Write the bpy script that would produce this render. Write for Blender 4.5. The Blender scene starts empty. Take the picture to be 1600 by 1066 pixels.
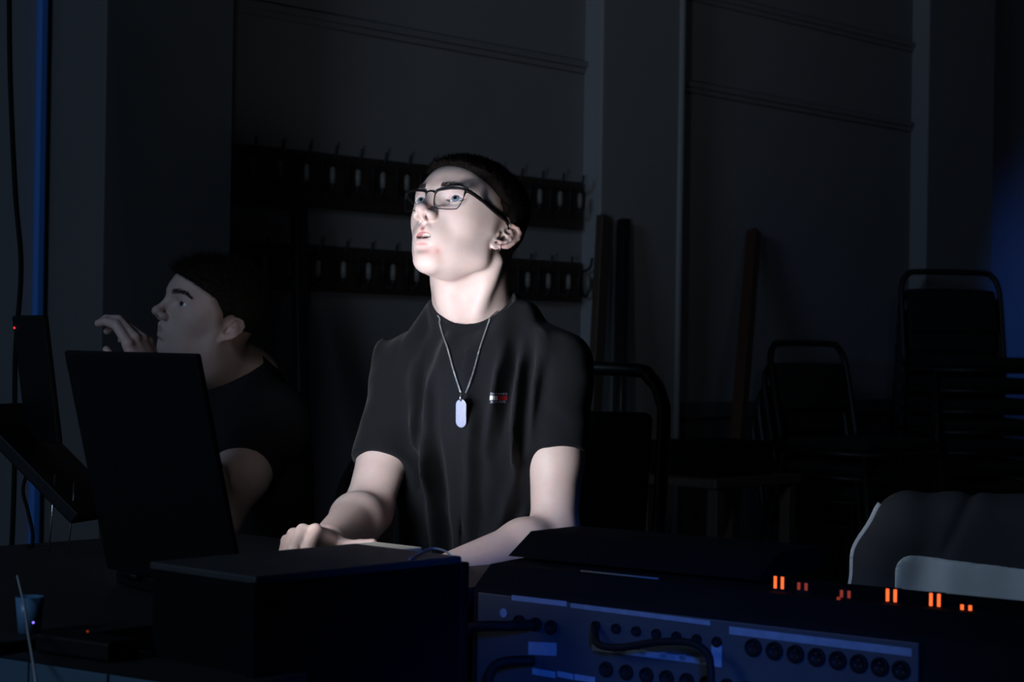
import bpy, bmesh, math, random
import numpy as np
from mathutils import Vector, Matrix
from mathutils.bvhtree import BVHTree

# ------------------------------------------------------------------ camera
SC = bpy.context.scene
COL = SC.collection
FPX, CX, CY = 3000.0, 800.0, 533.0
CAM = np.array([0.0, 0.0, 1.05])
ROLL, PITCH = math.radians(0.9), math.radians(0.2)
FW = np.array([0, math.cos(PITCH), math.sin(PITCH)])
UP0 = np.array([0, -math.sin(PITCH), math.cos(PITCH)])
RT0 = np.array([1.0, 0, 0])
RT = RT0 * math.cos(ROLL) + UP0 * math.sin(ROLL)
UP = UP0 * math.cos(ROLL) - RT0 * math.sin(ROLL)
cd = bpy.data.cameras.new('camera')
cam = bpy.data.objects.new('camera', cd)
COL.objects.link(cam)
M = Matrix.Identity(4)
for i in range(3):
    M[i][0], M[i][1], M[i][2], M[i][3] = RT[i], UP[i], -FW[i], CAM[i]
cam.matrix_world = M
cd.sensor_width = 36.0
cd.lens = FPX / 1600.0 * 36.0
cd.clip_start, cd.clip_end = 0.05, 60
cd.dof.use_dof = True
cd.dof.focus_distance = 2.86
cd.dof.aperture_fstop = 11.0
SC.camera = cam
SC.view_settings.view_transform = 'Standard'
SC.view_settings.look = 'None'
SC.view_settings.exposure = 0.0
SC.view_settings.gamma = 1.0
SC.view_settings.use_curve_mapping = False

def at(px, py, depth):
    """world point seen at a pixel of the 1600x1066 photograph at a given distance along Y"""
    d = FW + RT * (px - CX) / FPX + UP * (CY - py) / FPX
    return CAM + d * (depth / d[1])

# ------------------------------------------------------------------ light
world = bpy.data.worlds.new('world'); SC.world = world
world.use_nodes = True
world.node_tree.nodes['Background'].inputs[0].default_value = (0.20, 0.24, 0.33, 1)
world.node_tree.nodes['Background'].inputs[1].default_value = 0.0022

def lamp(name, kind, loc, target, energy, color, size=0.5, spot=None, blend=0.5):
    ld = bpy.data.lights.new(name, kind)
    ld.energy = energy; ld.color = color
    if kind == 'AREA':
        ld.size = size
    if kind == 'SPOT':
        ld.spot_size = math.radians(spot); ld.spot_blend = blend; ld.shadow_soft_size = size
    o = bpy.data.objects.new(name, ld); COL.objects.link(o)
    o.location = loc
    o.rotation_euler = (Vector(target) - Vector(loc)).to_track_quat('-Z', 'Y').to_euler()
    return o
# stage wash of the hall, out of frame to the left behind the photographer
lamp('stage_wash', 'AREA', (-3.2, -0.6, 2.6), (0.4, 6.5, 1.2), 38.0, (0.46, 0.68, 1.0), 1.2)
# unseen spot added overhead to brighten the long wall, coned to miss the people
lamp('wall_spot', 'SPOT', (1.6, 3.9, 3.45), (0.95, 7.3, 1.5), 4.2, (0.80, 0.90, 1.0), 0.25, 78, 0.6)
# blue uplight at right; unseen blue spots added for the pier and mixer
lamp('blue_spot_pier', 'SPOT', (0.10, 5.5, 3.1), (1.62, 7.95, 0.95), 7.0, (0.03, 0.14, 1.0), 0.05, 16, 0.9)  # added high up to put blue on the far pier's side
lamp('blue_uplight_right', 'SPOT', (3.6, 7.0, 0.6), (2.50, 8.9, 1.25), 30.0, (0.05, 0.20, 1.0), 0.10, 34, 1.0)
lamp('blue_spot_desk', 'SPOT', (0.25, -0.9, 1.55), (0.15, 2.0, 0.55), 420.0, (0.02, 0.16, 1.0), 0.15, 15, 0.8)  # added behind the camera to tint the mixer's rear panel blue

# ------------------------------------------------------------------ materials
def mat(name, col, rough=0.6, metal=0.0, var=0.15, scale=30.0, bump=0.0, bscale=200.0, spec=0.5, sheen=0.0, emit=None, estr=0.0, stretch=None):
    m = bpy.data.materials.new(name); m.use_nodes = True
    nt = m.node_tree; b = nt.nodes['Principled BSDF']
    b.inputs['Roughness'].default_value = rough
    b.inputs['Metallic'].default_value = metal
    b.inputs['Specular IOR Level'].default_value = spec
    if sheen: b.inputs['Sheen Weight'].default_value = sheen
    tc = nt.nodes.new('ShaderNodeTexCoord')
    src = tc.outputs['Object']
    if stretch:
        mp = nt.nodes.new('ShaderNodeMapping'); mp.inputs['Scale'].default_value = stretch
        nt.links.new(src, mp.inputs['Vector']); src = mp.outputs[0]
    n = nt.nodes.new('ShaderNodeTexNoise'); n.inputs['Scale'].default_value = scale; n.inputs['Detail'].default_value = 4
    nt.links.new(src, n.inputs['Vector'])
    r = nt.nodes.new('ShaderNodeMix'); r.data_type = 'RGBA'
    lo = [max(0, c * (1 - var)) for c in col[:3]] + [1]; hi = [min(1, c * (1 + var)) for c in col[:3]] + [1]
    r.inputs[6].default_value = lo; r.inputs[7].default_value = hi
    nt.links.new(n.outputs['Fac'], r.inputs[0]); nt.links.new(r.outputs[2], b.inputs['Base Color'])
    if bump:
        n2 = nt.nodes.new('ShaderNodeTexNoise'); n2.inputs['Scale'].default_value = bscale
        nt.links.new(src, n2.inputs['Vector'])
        bp = nt.nodes.new('ShaderNodeBump'); bp.inputs['Strength'].default_value = bump; bp.inputs['Distance'].default_value = 0.002
        nt.links.new(n2.outputs['Fac'], bp.inputs['Height']); nt.links.new(bp.outputs[0], b.inputs['Normal'])
    if emit:
        b.inputs['Emission Color'].default_value = (*emit, 1); b.inputs['Emission Strength'].default_value = estr
    return m

MT = {
    'wall': mat('painted_wall', (0.30, 0.30, 0.31), 0.75, var=0.08, scale=3, bump=0.15, bscale=60),
    'pier': mat('painted_pier', (0.33, 0.33, 0.34), 0.7, var=0.06, scale=3, bump=0.1, bscale=60),
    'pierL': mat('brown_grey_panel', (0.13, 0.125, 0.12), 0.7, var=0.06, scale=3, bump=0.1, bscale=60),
    'bluelit': mat('painted_blue_light', (0.06, 0.22, 0.66), 0.6, var=0.06),  # blue light falling on the corner strip, put into its base colour
    'trim': mat('painted_trim', (0.28, 0.28, 0.29), 0.5, var=0.06),
    'floor': mat('wooden_floor', (0.05, 0.04, 0.035), 0.6, var=0.3, scale=6, stretch=(1, 8, 1)),
    'ceil': mat('dark_ceiling', (0.06, 0.06, 0.065), 0.9, var=0.1),
    'rail': mat('dark_wood_rail', (0.050, 0.034, 0.026), 0.55, var=0.4, scale=12, stretch=(1, 1, 12)),
    'hook': mat('dull_metal_hook', (0.03, 0.03, 0.034), 0.5, 0.3),
    'tip': mat('pale_hook_tip', (0.22, 0.21, 0.19), 0.4),
    'plank': mat('brown_plank', (0.07, 0.05, 0.035), 0.5, var=0.4, scale=10, stretch=(10, 10, 1)),
    'darkplank': mat('dark_plank', (0.012, 0.012, 0.016), 0.5, var=0.3, scale=10, stretch=(10, 10, 1)),
    'redwood': mat('reddish_wood', (0.085, 0.035, 0.024), 0.5, var=0.4, scale=10, stretch=(10, 10, 1)),
    'chrome': mat('bright_metal', (0.75, 0.76, 0.78), 0.2, 1.0, var=0.05),
    'tube': mat('black_tube', (0.010, 0.010, 0.011), 0.45, 0.0),
    'pad': mat('black_pad', (0.006, 0.006, 0.007), 0.85, bump=0.3, bscale=500),
    'black': mat('black_plastic', (0.004, 0.004, 0.005), 0.55, var=0.3, scale=40, spec=0.2),
    'blackmatte': mat('black_matte', (0.002, 0.002, 0.0025), 0.8, var=0.3, spec=0.12),
    'casetop': mat('worn_black_laminate', (0.035, 0.035, 0.038), 0.6, var=0.5, scale=14, bump=0.2, bscale=150),
    'desk': mat('dark_desk_laminate', (0.012, 0.012, 0.013), 0.6, var=0.3),
    'edge': mat('blue_grey_edge_band', (0.05, 0.10, 0.15), 0.6, var=0.15),
    'mixer': mat('grey_blue_metal', (0.022, 0.026, 0.032), 0.5, var=0.2, bump=0.1, bscale=300),
    'strip': mat('pale_label_strip', (0.16, 0.18, 0.22), 0.6, var=0.25, scale=120),
    'socket': mat('black_socket', (0.002, 0.002, 0.003), 0.7, spec=0.15),
    'cable': mat('black_cable', (0.003, 0.003, 0.003), 0.7, spec=0.15),
    'paleCable': mat('pale_cable', (0.34, 0.34, 0.36), 0.5),
    'paper': mat('white_paper', (0.72, 0.68, 0.60), 0.7, var=0.05),
    'cup': mat('blue_plastic_cup', (0.10, 0.22, 0.36), 0.35, var=0.1),
    'cotton': mat('black_cotton', (0.0064, 0.0068, 0.0094), 0.9, var=0.15, scale=80, bump=0.25, bscale=900, sheen=0.06, spec=0.2),
    'cotton2': mat('faded_black_cotton', (0.010, 0.010, 0.011), 0.9, var=0.15, scale=80, bump=0.25, bscale=900, spec=0.2),
    'denim': mat('dark_denim', (0.010, 0.012, 0.018), 0.9, var=0.3, scale=60, bump=0.3, bscale=700),
    'shoe': mat('black_shoe', (0.008, 0.008, 0.008), 0.5),
    'hair': mat('dark_brown_hair', (0.006, 0.0045, 0.0035), 0.9, var=0.5, scale=220, bump=0.6, bscale=700, spec=0.08),
    'hair2': mat('brown_hair', (0.014, 0.010, 0.007), 0.8, var=0.5, scale=220, bump=0.6, bscale=700, spec=0.15),
    'brow': mat('brow_hair', (0.040, 0.026, 0.020), 0.7, var=0.4, scale=300),
    'lip': mat('teeth', (0.75, 0.70, 0.62), 0.25, var=0.05),
    'frame': mat('black_acetate', (0.004, 0.004, 0.005), 0.45, spec=0.25),
    'silver': mat('silver', (0.72, 0.73, 0.76), 0.28, 1.0, var=0.1, scale=200),
    'tag': mat('brushed_silver_tag', (0.30, 0.32, 0.46), 0.5, 0.3, var=0.12, scale=300),
    'navy': mat('navy_thread', (0.012, 0.016, 0.045), 0.8),
    'white': mat('white_thread', (0.80, 0.80, 0.82), 0.8, var=0.04),
    'red': mat('red_thread', (0.55, 0.012, 0.025), 0.8, var=0.08),
    'jnavy': mat('dark_navy_fabric', (0.044, 0.044, 0.050), 0.9, var=0.2, bump=0.3, bscale=700),
    'jgrey': mat('pale_grey_fabric', (0.78, 0.80, 0.80), 0.9, var=0.08, bump=0.3, bscale=700),
    'jpipe': mat('white_piping', (0.66, 0.68, 0.70), 0.8, var=0.05),
    'letter': mat('dim_grey_lettering', (0.03, 0.032, 0.037), 0.6),
    'orange': mat('orange_light', (0.5, 0.1, 0.02), 0.4, emit=(1.0, 0.13, 0.02), estr=1.5),
    'orangedim': mat('dim_orange_light', (0.3, 0.05, 0.02), 0.4, emit=(1.0, 0.10, 0.02), estr=0.22),
    'redled': mat('red_light', (0.5, 0.02, 0.02), 0.4, emit=(1.0, 0.04, 0.05), estr=1.2),
    'blueled': mat('blue_light', (0.1, 0.05, 0.6), 0.4, emit=(0.22, 0.14, 1.0), estr=2.5),
    'screen': mat('lit_screen', (0.05, 0.05, 0.05), 0.3, emit=(0.86, 0.92, 1.0), estr=1.5),
    'dimscreen': mat('dim_lit_screen', (0.05, 0.05, 0.05), 0.3, emit=(0.80, 0.78, 1.0), estr=0.9),
    'keys': mat('black_keys', (0.012, 0.012, 0.013), 0.5),
}

# ------------------------------------------------------------------ object helpers
def link(name, me, material=None, parent=None, smooth=False, world_coords=True):
    o = bpy.data.objects.new(name, me); COL.objects.link(o)
    if material is not None and not me.materials:
        me.materials.append(material)
    if smooth:
        me.polygons.foreach_set('use_smooth', np.ones(len(me.polygons), bool))
    if parent is not None:
        o.parent = parent
        if world_coords:
            o.matrix_parent_inverse = Matrix.LocRotScale(parent.location, parent.rotation_euler, None).inverted()
    return o

def tag(o, label=None, cat=None, group=None, kind=None):
    if label: o['label'] = label
    if cat: o['category'] = cat
    if group: o['group'] = group
    if kind: o['kind'] = kind
    return o

def thing(name, loc, label, cat, group=None, rz=0.0):
    o = bpy.data.objects.new(name, None); COL.objects.link(o)
    o.location = loc; o.rotation_euler = (0, 0, rz); o.empty_display_size = 0.05
    return tag(o, label, cat, group)

class MB:
    """collects vertices and faces; build() links them as one mesh object"""
    def __init__(s): s.v = []; s.f = []
    def add(s, vs, fs):
        n = len(s.v); s.v += [tuple(float(c) for c in v) for v in vs]; s.f += [tuple(i + n for i in f) for f in fs]; return s
    def box(s, c, h, R=None, bev=0.0):
        """box with centre c, half sizes h, optional 3x3 axes R (columns), chamfered when bev"""
        c = np.array(c, float); h = np.array(h, float); R = np.eye(3) if R is None else np.array(R, float)
        if bev <= 0:
            vs = [c + R @ (h * np.array(q)) for q in [(-1,-1,-1),(1,-1,-1),(1,1,-1),(-1,1,-1),(-1,-1,1),(1,-1,1),(1,1,1),(-1,1,1)]]
            return s.add(vs, [(0,3,2,1),(4,5,6,7),(0,1,5,4),(1,2,6,5),(2,3,7,6),(3,0,4,7)])
        bm = bmesh.new(); bmesh.ops.create_cube(bm, size=1.0)
        for v in bm.verts: v.co = Vector([v.co[i] * 2 * h[i] for i in range(3)])
        bmesh.ops.bevel(bm, geom=bm.edges[:], offset=bev, segments=2, affect='EDGES', profile=0.5)
        bm.verts.index_update()
        vs = [c + R @ np.array(v.co) for v in bm.verts]; fs = [[v.index for v in f.verts] for f in bm.faces]
        bm.free(); return s.add(vs, fs)
    def tube(s, pts, r, n=8, closed=False, caps=True):
        pts = [np.array(p, float) for p in pts]; m = len(pts)
        rs = r if hasattr(r, '__len__') else [r] * m
        ref = None; rings = []
        for i in range(m):
            a = pts[(i - 1) % m] if (closed or i > 0) else pts[i]
            b = pts[(i + 1) % m] if (closed or i < m - 1) else pts[i]
            t = b - a; t /= (np.linalg.norm(t) + 1e-12)
            if ref is None:
                ref = np.array([0, 0, 1.0]) if abs(t[2]) < 0.9 else np.array([1.0, 0, 0])
            u = ref - t * np.dot(ref, t); u /= (np.linalg.norm(u) + 1e-12); w = np.cross(t, u); ref = u
            rings.append([pts[i] + rs[i] * (u * math.cos(2 * math.pi * k / n) + w * math.sin(2 * math.pi * k / n)) for k in range(n)])
        vs = [v for ring in rings for v in ring]; fs = []
        for i in range(m if closed else m - 1):
            j = (i + 1) % m
            for k in range(n):
                l = (k + 1) % n
                fs.append((i * n + k, i * n + l, j * n + l, j * n + k))
        if caps and not closed:
            fs.append(tuple(range(n))[::-1]); fs.append(tuple((m - 1) * n + k for k in range(n)))
        return s.add(vs, fs)
    def lathe(s, c, prof, n=24, axis=(0, 0, 1)):
        """surface of revolution, prof = [(radius, height)]"""
        ax = np.array(axis, float); ax /= np.linalg.norm(ax)
        u = np.cross(ax, [1, 0, 0]); u = np.cross(ax, [0, 1, 0]) if np.linalg.norm(u) < 0.1 else u
        u /= np.linalg.norm(u); w = np.cross(ax, u); c = np.array(c, float)
        vs = [c + ax * h + r * (u * math.cos(2 * math.pi * k / n) + w * math.sin(2 * math.pi * k / n)) for r, h in prof for k in range(n)]
        fs = [(i * n + k, i * n + (k + 1) % n, (i + 1) * n + (k + 1) % n, (i + 1) * n + k) for i in range(len(prof) - 1) for k in range(n)]
        fs.append(tuple(range(n))[::-1]); fs.append(tuple((len(prof) - 1) * n + k for k in range(n)))
        return s.add(vs, fs)
    def build(s, name, material, parent=None, smooth=False):
        me = bpy.data.meshes.new(name); me.from_pydata(s.v, [], s.f)
        bm = bmesh.new(); bm.from_mesh(me); bmesh.ops.recalc_face_normals(bm, faces=bm.faces[:]); bm.to_mesh(me); bm.free()
        o = link(name, me, material, parent, smooth)
        return o

def smooth_path(pts, n=8):
    """Catmull-Rom through points"""
    P = [np.array(p, float) for p in pts]; P = [2 * P[0] - P[1]] + P + [2 * P[-1] - P[-2]]; out = []
    for i in range(1, len(P) - 2):
        for k in range(n):
            t = k / n
            out.append(0.5 * ((2 * P[i]) + (-P[i-1] + P[i+1]) * t + (2*P[i-1] - 5*P[i] + 4*P[i+1] - P[i+2]) * t*t + (-P[i-1] + 3*P[i] - 3*P[i+1] + P[i+2]) * t**3))
    out.append(P[-2]); return out

def rotz(a):
    return np.array([[math.cos(a), -math.sin(a), 0], [math.sin(a), math.cos(a), 0], [0, 0, 1]])

# ------------------------------------------------------------------ implicit surfaces (bodies, clothes, hair)
def smin(a, b, k):
    h = np.maximum(k - np.abs(a - b), 0) / k
    return np.minimum(a, b) - h * h * k * 0.25
def smax(a, b, k):
    return -smin(-a, -b, k)

class Frame:
    """columns: local axes in world; units: metres per local unit"""
    def __init__(s, o, A, unit=1.0): s.o = np.array(o, np.float32); s.A = np.array(A, np.float32).T.copy(); s.u = unit
    def to(s, P): return ((P - s.o) @ s.A) / s.u
    def w(s, p): return np.array(s.o, float) + np.array(s.A, float) @ (np.array(p, float) * s.u)
WORLD = Frame((0, 0, 0), np.eye(3))

class Sdf:
    def __init__(s): s.ops = []
    def _op(s, mode, fn, c, r, k): s.ops.append((mode, fn, np.array(c, np.float32), float(r), float(k)))
    def ell(s, F, c, r, k=0.0, mode='+', sym=False, rot=None):
        c = np.array(c, np.float32); r = np.array(r, np.float32) if hasattr(r, '__len__') else np.full(3, r, np.float32)
        for sg in ((1, -1) if sym else (1,)):
            cc = c * np.array([sg, 1, 1], np.float32)
            R = None
            if rot is not None:
                R = np.array(rot, np.float32).copy()
                if sg < 0: R = np.diag([-1, 1, 1]).astype(np.float32) @ R
            def fn(P, cc=cc, R=R):
                q = F.to(P) - cc
                if R is not None: q = q @ R
                k0 = np.sqrt(((q / r) ** 2).sum(-1)) + 1e-9; k1 = np.sqrt(((q / (r * r)) ** 2).sum(-1)) + 1e-9
                return k0 * (k0 - 1) / k1 * F.u
            s._op(mode, fn, F.w(cc), r.max() * F.u, k * F.u)
        return s
    def cap(s, F, a, b, ra, rb=None, k=0.0, mode='+', sym=False):
        rb = ra if rb is None else rb
        a0 = np.array(a, np.float32); b0 = np.array(b, np.float32)
        for sg in ((1, -1) if sym else (1,)):
            m = np.array([sg, 1, 1], np.float32); aa, bb = a0 * m, b0 * m; ab = bb - aa; L2 = float((ab ** 2).sum()) + 1e-12
            def fn(P, aa=aa, ab=ab, L2=L2):
                q = F.to(P) - aa; t = np.clip((q @ ab) / L2, 0, 1)
                return (np.sqrt(((q - t[..., None] * ab) ** 2).sum(-1)) - (ra + (rb - ra) * t)) * F.u
            s._op(mode, fn, F.w((aa + bb) / 2), (math.sqrt(L2) / 2 + max(ra, rb)) * F.u, k * F.u)
        return s
    def chain(s, F, pts, rs, k, mode='+', sym=False):
        for i in range(len(pts) - 1): s.cap(F, pts[i], pts[i + 1], rs[i], rs[i + 1], k, mode, sym)
        return s
    def fn(s, f, c, r, k=0.0, mode='+'):
        s._op(mode, f, c, r, k); return s
    def eval(s, P, cb, rb, big=0.12, margin=0.012):
        """P: (B,n,3) points, cb: (B,3) block centres, rb: (B,) block radii"""
        d = np.full(P.shape[:2], big, np.float32)
        for mode, f, c, r, k in s.ops:
            sel = np.nonzero(((cb - c) ** 2).sum(-1) < (r + 1.5 * k + rb + margin + 0.02) ** 2)[0]
            if not len(sel): continue
            e = f(P[sel]).astype(np.float32); cur = d[sel]
            if mode == '+': d[sel] = smin(cur, e, k) if k > 0 else np.minimum(cur, e)
            elif mode == '-': d[sel] = smax(cur, -e, k) if k > 0 else np.maximum(cur, -e)
            elif mode == '&': d[sel] = smax(cur, e, k) if k > 0 else np.maximum(cur, e)
            else: d[sel] = cur + e
        return d
    def at(s, P):
        P = np.asarray(P, np.float32).reshape(-1, 1, 3)
        return s.eval(P, P[:, 0], np.zeros(len(P), np.float32), margin=0.05)[:, 0]

def axis_coords(lo, hi, h, fine):
    """grid lines between lo and hi with step h, finer inside the (lo, hi, step) ranges"""
    out = [lo]
    while out[-1] < hi:
        st = h
        for a, b, f in fine:
            if a - 0.004 <= out[-1] <= b: st = min(st, f)
        out.append(out[-1] + st)
    return np.array(out, np.float32)

def polygonize(S, lo, hi, h, fine=((), (), ())):
    """surface nets over sparse 8-cell blocks; returns vertices and quads"""
    X = [axis_coords(lo[i], hi[i], h, fine[i]) for i in range(3)]
    nb = [(len(x) - 1 + 7) // 8 for x in X]
    for i in range(3):
        need = nb[i] * 8 + 1 - len(X[i])
        if need > 0: X[i] = np.concatenate([X[i], X[i][-1] + h * np.arange(1, need + 1, dtype=np.float32)])
    I = np.stack(np.meshgrid(*[np.arange(n) for n in nb], indexing='ij'), -1).reshape(-1, 3)
    a = np.stack([X[i][I[:, i] * 8] for i in range(3)], -1); b = np.stack([X[i][I[:, i] * 8 + 8] for i in range(3)], -1)
    cb = (a + b) / 2; rb = np.sqrt(((b - a) ** 2).sum(-1)) / 2
    d0 = S.eval(cb[:, None, :], cb, rb, margin=0.02)[:, 0]
    act = np.abs(d0) < rb * 1.6 + getattr(S, 'slack', 0.004)
    I, cb, rb = I[act], cb[act], rb[act]
    V = np.zeros((len(I), 9, 9, 9), np.float32); o = np.arange(9)
    for s0 in range(0, len(I), 1500):
        J = I[s0:s0 + 1500]
        g = [X[i][J[:, i, None] * 8 + o] for i in range(3)]
        P = np.empty((len(J), 9, 9, 9, 3), np.float32)
        P[..., 0] = g[0][:, :, None, None]; P[..., 1] = g[1][:, None, :, None]; P[..., 2] = g[2][:, None, None, :]
        V[s0:s0 + 1500] = S.eval(P.reshape(len(J), 729, 3), cb[s0:s0 + 1500], rb[s0:s0 + 1500]).reshape(-1, 9, 9, 9)
    neg = V < 0
    cnt = np.zeros((len(I), 8, 8, 8), np.int8)
    for dx in (0, 1):
        for dy in (0, 1):
            for dz in (0, 1): cnt += neg[:, dx:dx+8, dy:dy+8, dz:dz+8]
    bi, ci, cj, ck = np.nonzero((cnt > 0) & (cnt < 8))
    gi = np.stack([I[bi, 0] * 8 + ci, I[bi, 1] * 8 + cj, I[bi, 2] * 8 + ck], -1).astype(np.int64)
    NY, NZ = nb[1] * 8 + 2, nb[2] * 8 + 2
    key = lambda q: ((q[:, 0] + 1) * NY + (q[:, 1] + 1)) * NZ + (q[:, 2] + 1)
    K = key(gi); order = np.argsort(K); K = K[order]; gi = gi[order]; bi, ci, cj, ck = bi[order], ci[order], cj[order], ck[order]
    C = {}
    for dx in (0, 1):
        for dy in (0, 1):
            for dz in (0, 1): C[(dx, dy, dz)] = V[bi, ci + dx, cj + dy, ck + dz]
    acc = np.zeros((len(K), 3)); n = np.zeros(len(K))
    for ax in range(3):
        for u in (0, 1):
            for v in (0, 1):
                p = [0, 0, 0]; p[(ax + 1) % 3] = u; p[(ax + 2) % 3] = v; q = list(p); q[ax] = 1
                A, B = C[tuple(p)], C[tuple(q)]; ch = (A < 0) != (B < 0)
                t = np.where(ch, A / np.where(ch, A - B, 1), 0)
                pos = np.tile(np.array(p, float), (len(K), 1)); pos[:, ax] = t
                acc += pos * ch[:, None]; n += ch
    loc = acc / n[:, None]
    W = np.stack([X[i][gi[:, i]] * (1 - loc[:, i]) + X[i][gi[:, i] + 1] * loc[:, i] for i in range(3)], -1)
    quads = []
    for ax in range(3):
        e = [0, 0, 0]; e[ax] = 1
        A, B = C[(0, 0, 0)], C[tuple(e)]
        m = np.nonzero((A < 0) != (B < 0))[0]
        g = gi[m]; a1, a2 = (ax + 1) % 3, (ax + 2) % 3
        idx = []
        ok = np.ones(len(m), bool)
        for s1, s2 in ((0, 0), (-1, 0), (-1, -1), (0, -1)):
            h2 = g.copy(); h2[:, a1] += s1; h2[:, a2] += s2
            k2 = key(h2); j = np.clip(np.searchsorted(K, k2), 0, len(K) - 1); ok &= K[j] == k2; idx.append(j)
        Q = np.stack(idx, -1); flip = A[m] < 0
        Q = np.where(flip[:, None], Q, Q[:, ::-1]); quads.append(Q[ok])
    return W, np.concatenate(quads)

def largest(V, Q):
    """keep the largest connected piece"""
    E = np.concatenate([Q[:, [0, 1]], Q[:, [1, 2]], Q[:, [2, 3]], Q[:, [3, 0]]]); lab = np.arange(len(V))
    for _ in range(60):
        ra, rb = lab[E[:, 0]], lab[E[:, 1]]; d = ra != rb
        if not d.any(): break
        np.minimum.at(lab, np.maximum(ra, rb)[d], np.minimum(ra, rb)[d])
        while True:
            l2 = lab[lab]
            if np.array_equal(l2, lab): break
            lab = l2
    u, c = np.unique(lab, return_counts=True); keep = lab == u[c.argmax()]
    idx = np.cumsum(keep) - 1; Q = Q[keep[Q[:, 0]]]
    return V[keep], idx[Q]

def relax(V, Q, it=1, w=0.5):
    E = np.concatenate([Q[:, [0, 1]], Q[:, [1, 2]], Q[:, [2, 3]], Q[:, [3, 0]]])
    n = np.bincount(E[:, 0], minlength=len(V)) + np.bincount(E[:, 1], minlength=len(V))
    for _ in range(it):
        S = np.zeros_like(V)
        for c in range(3):
            S[:, c] = np.bincount(E[:, 0], V[E[:, 1], c], len(V)) + np.bincount(E[:, 1], V[E[:, 0], c], len(V))
        V = V * (1 - w) + w * S / np.maximum(n, 1)[:, None]
    return V

def np_mesh(name, V, Q):
    me = bpy.data.meshes.new(name)
    me.vertices.add(len(V)); me.vertices.foreach_set('co', np.asarray(V, np.float32).ravel())
    me.loops.add(Q.size); me.loops.foreach_set('vertex_index', Q.astype(np.int32).ravel())
    me.polygons.add(len(Q)); me.polygons.foreach_set('loop_start', np.arange(0, Q.size, Q.shape[1], dtype=np.int32))
    me.update(calc_edges=True); me.validate()
    return me

def sdf_object(name, S, lo, hi, h, material, parent=None, fine=((), (), ()), it=1, w=0.4):
    V, Q = largest(*polygonize(S, lo, hi, h, fine))
    V = relax(V, Q, it, w)
    me = np_mesh(name, V, Q)
    o = link(name, me, material, parent, True)
    return o, V

_rng = np.random.RandomState(7)
_NT = _rng.rand(32, 32, 32).astype(np.float32)
def vnoise(P):
    """smooth value noise in 0..1, P (...,3)"""
    i = np.floor(P).astype(np.int32); f = P - i; f = f * f * (3 - 2 * f); out = 0
    for dx in (0, 1):
        for dy in (0, 1):
            for dz in (0, 1):
                wgt = (f[..., 0] if dx else 1 - f[..., 0]) * (f[..., 1] if dy else 1 - f[..., 1]) * (f[..., 2] if dz else 1 - f[..., 2])
                out = out + wgt * _NT[(i[..., 0] + dx) % 32, (i[..., 1] + dy) % 32, (i[..., 2] + dz) % 32]
    return out
# ------------------------------------------------------------------ the setting
WD = np.array([math.sin(math.radians(42.7)), math.cos(math.radians(42.7)), 0])    # along the long wall, away to the right
WN = np.array([WD[1], -WD[0], 0])                                                 # out of the wall into the room
W0 = at(360, 541, 5.5); W0[2] = 0.0
WR = np.stack([WD, WN, np.array([0, 0, 1.0])], 1)
def wall_s(px, off=0.0):
    """distance along the wall (plane moved out by off) seen in image column px"""
    o = W0 + WN * off; d = at(px, 541, 1.0) - CAM
    A = np.array([[d[0], -WD[0]], [d[1], -WD[1]]]); t, s = np.linalg.solve(A, o[:2] - CAM[:2]); return s
def wbox(mb, s0, s1, n0, n1, z0, z1, bev=0.0):
    c = W0 + WD * (s0 + s1) / 2 + WN * (n0 + n1) / 2 + np.array([0, 0, (z0 + z1) / 2])
    return mb.box(c, (abs(s1 - s0) / 2, abs(n1 - n0) / 2, (z1 - z0) / 2), WR, bev)
CEIL = 3.6
S_END = wall_s(1700) + 0.3
fl = MB().box((1.0, 5.0, -0.05), (6.0, 6.5, 0.05)).build('floor', MT['floor']); tag(fl, kind='structure')
ce = MB().box((1.0, 5.0, CEIL + 0.05), (6.0, 6.5, 0.05)).build('ceiling', MT['ceil']); tag(ce, kind='structure')
w = wbox(MB(), -3.2, S_END, -0.15, 0.0, 0, CEIL).build('wall_left', MT['wall']); tag(w, kind='structure')
# end wall, square to the long wall
e0 = W0 + WD * S_END
w = MB().box(e0 + WD * 0.08 + WN * 2.4 + np.array([0, 0, CEIL / 2]), (0.08, 2.6, CEIL / 2), WR).build('wall_end', MT['wall']); tag(w, kind='structure')
# piers standing out of the long wall
s1 = wall_s(68); P1 = 0.255
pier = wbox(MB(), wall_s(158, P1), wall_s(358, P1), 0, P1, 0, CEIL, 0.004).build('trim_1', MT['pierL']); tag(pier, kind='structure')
s2 = wall_s(935, 0.086)
pier = wbox(MB(), s2, wall_s(1058, 0.086), 0, 0.086, 0, CEIL, 0.006).build('trim_2', MT['pier']); tag(pier, kind='structure')
s3 = wall_s(1445, 0.086)
pier = wbox(MB(), s3, wall_s(1548, 0.086), 0, 0.086, 0, CEIL, 0.006).build('trim_3', MT['pier']); tag(pier, kind='structure')
# rounded corner bead on the first pier's outer edge
cb_ = MB(); c = W0 + WD * (wall_s(1058, 0.086)) + WN * 0.086
cb_.tube([c + np.array([0, 0, 0.0]), c + np.array([0, 0, CEIL])], 0.014, 10)
tag(cb_.build('trim_4', MT['pier'], smooth=True), kind='structure')
# narrow corner strip beside the left pier, blue light painted into its colour
c = W0 + WD * (wall_s(158, P1) - 0.005) + WN * (P1 - 0.02)
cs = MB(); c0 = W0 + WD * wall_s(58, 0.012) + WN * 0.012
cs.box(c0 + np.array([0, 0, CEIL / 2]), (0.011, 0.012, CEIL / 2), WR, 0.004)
tag(cs.build('trim_5', MT['bluelit']), kind='structure')
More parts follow.
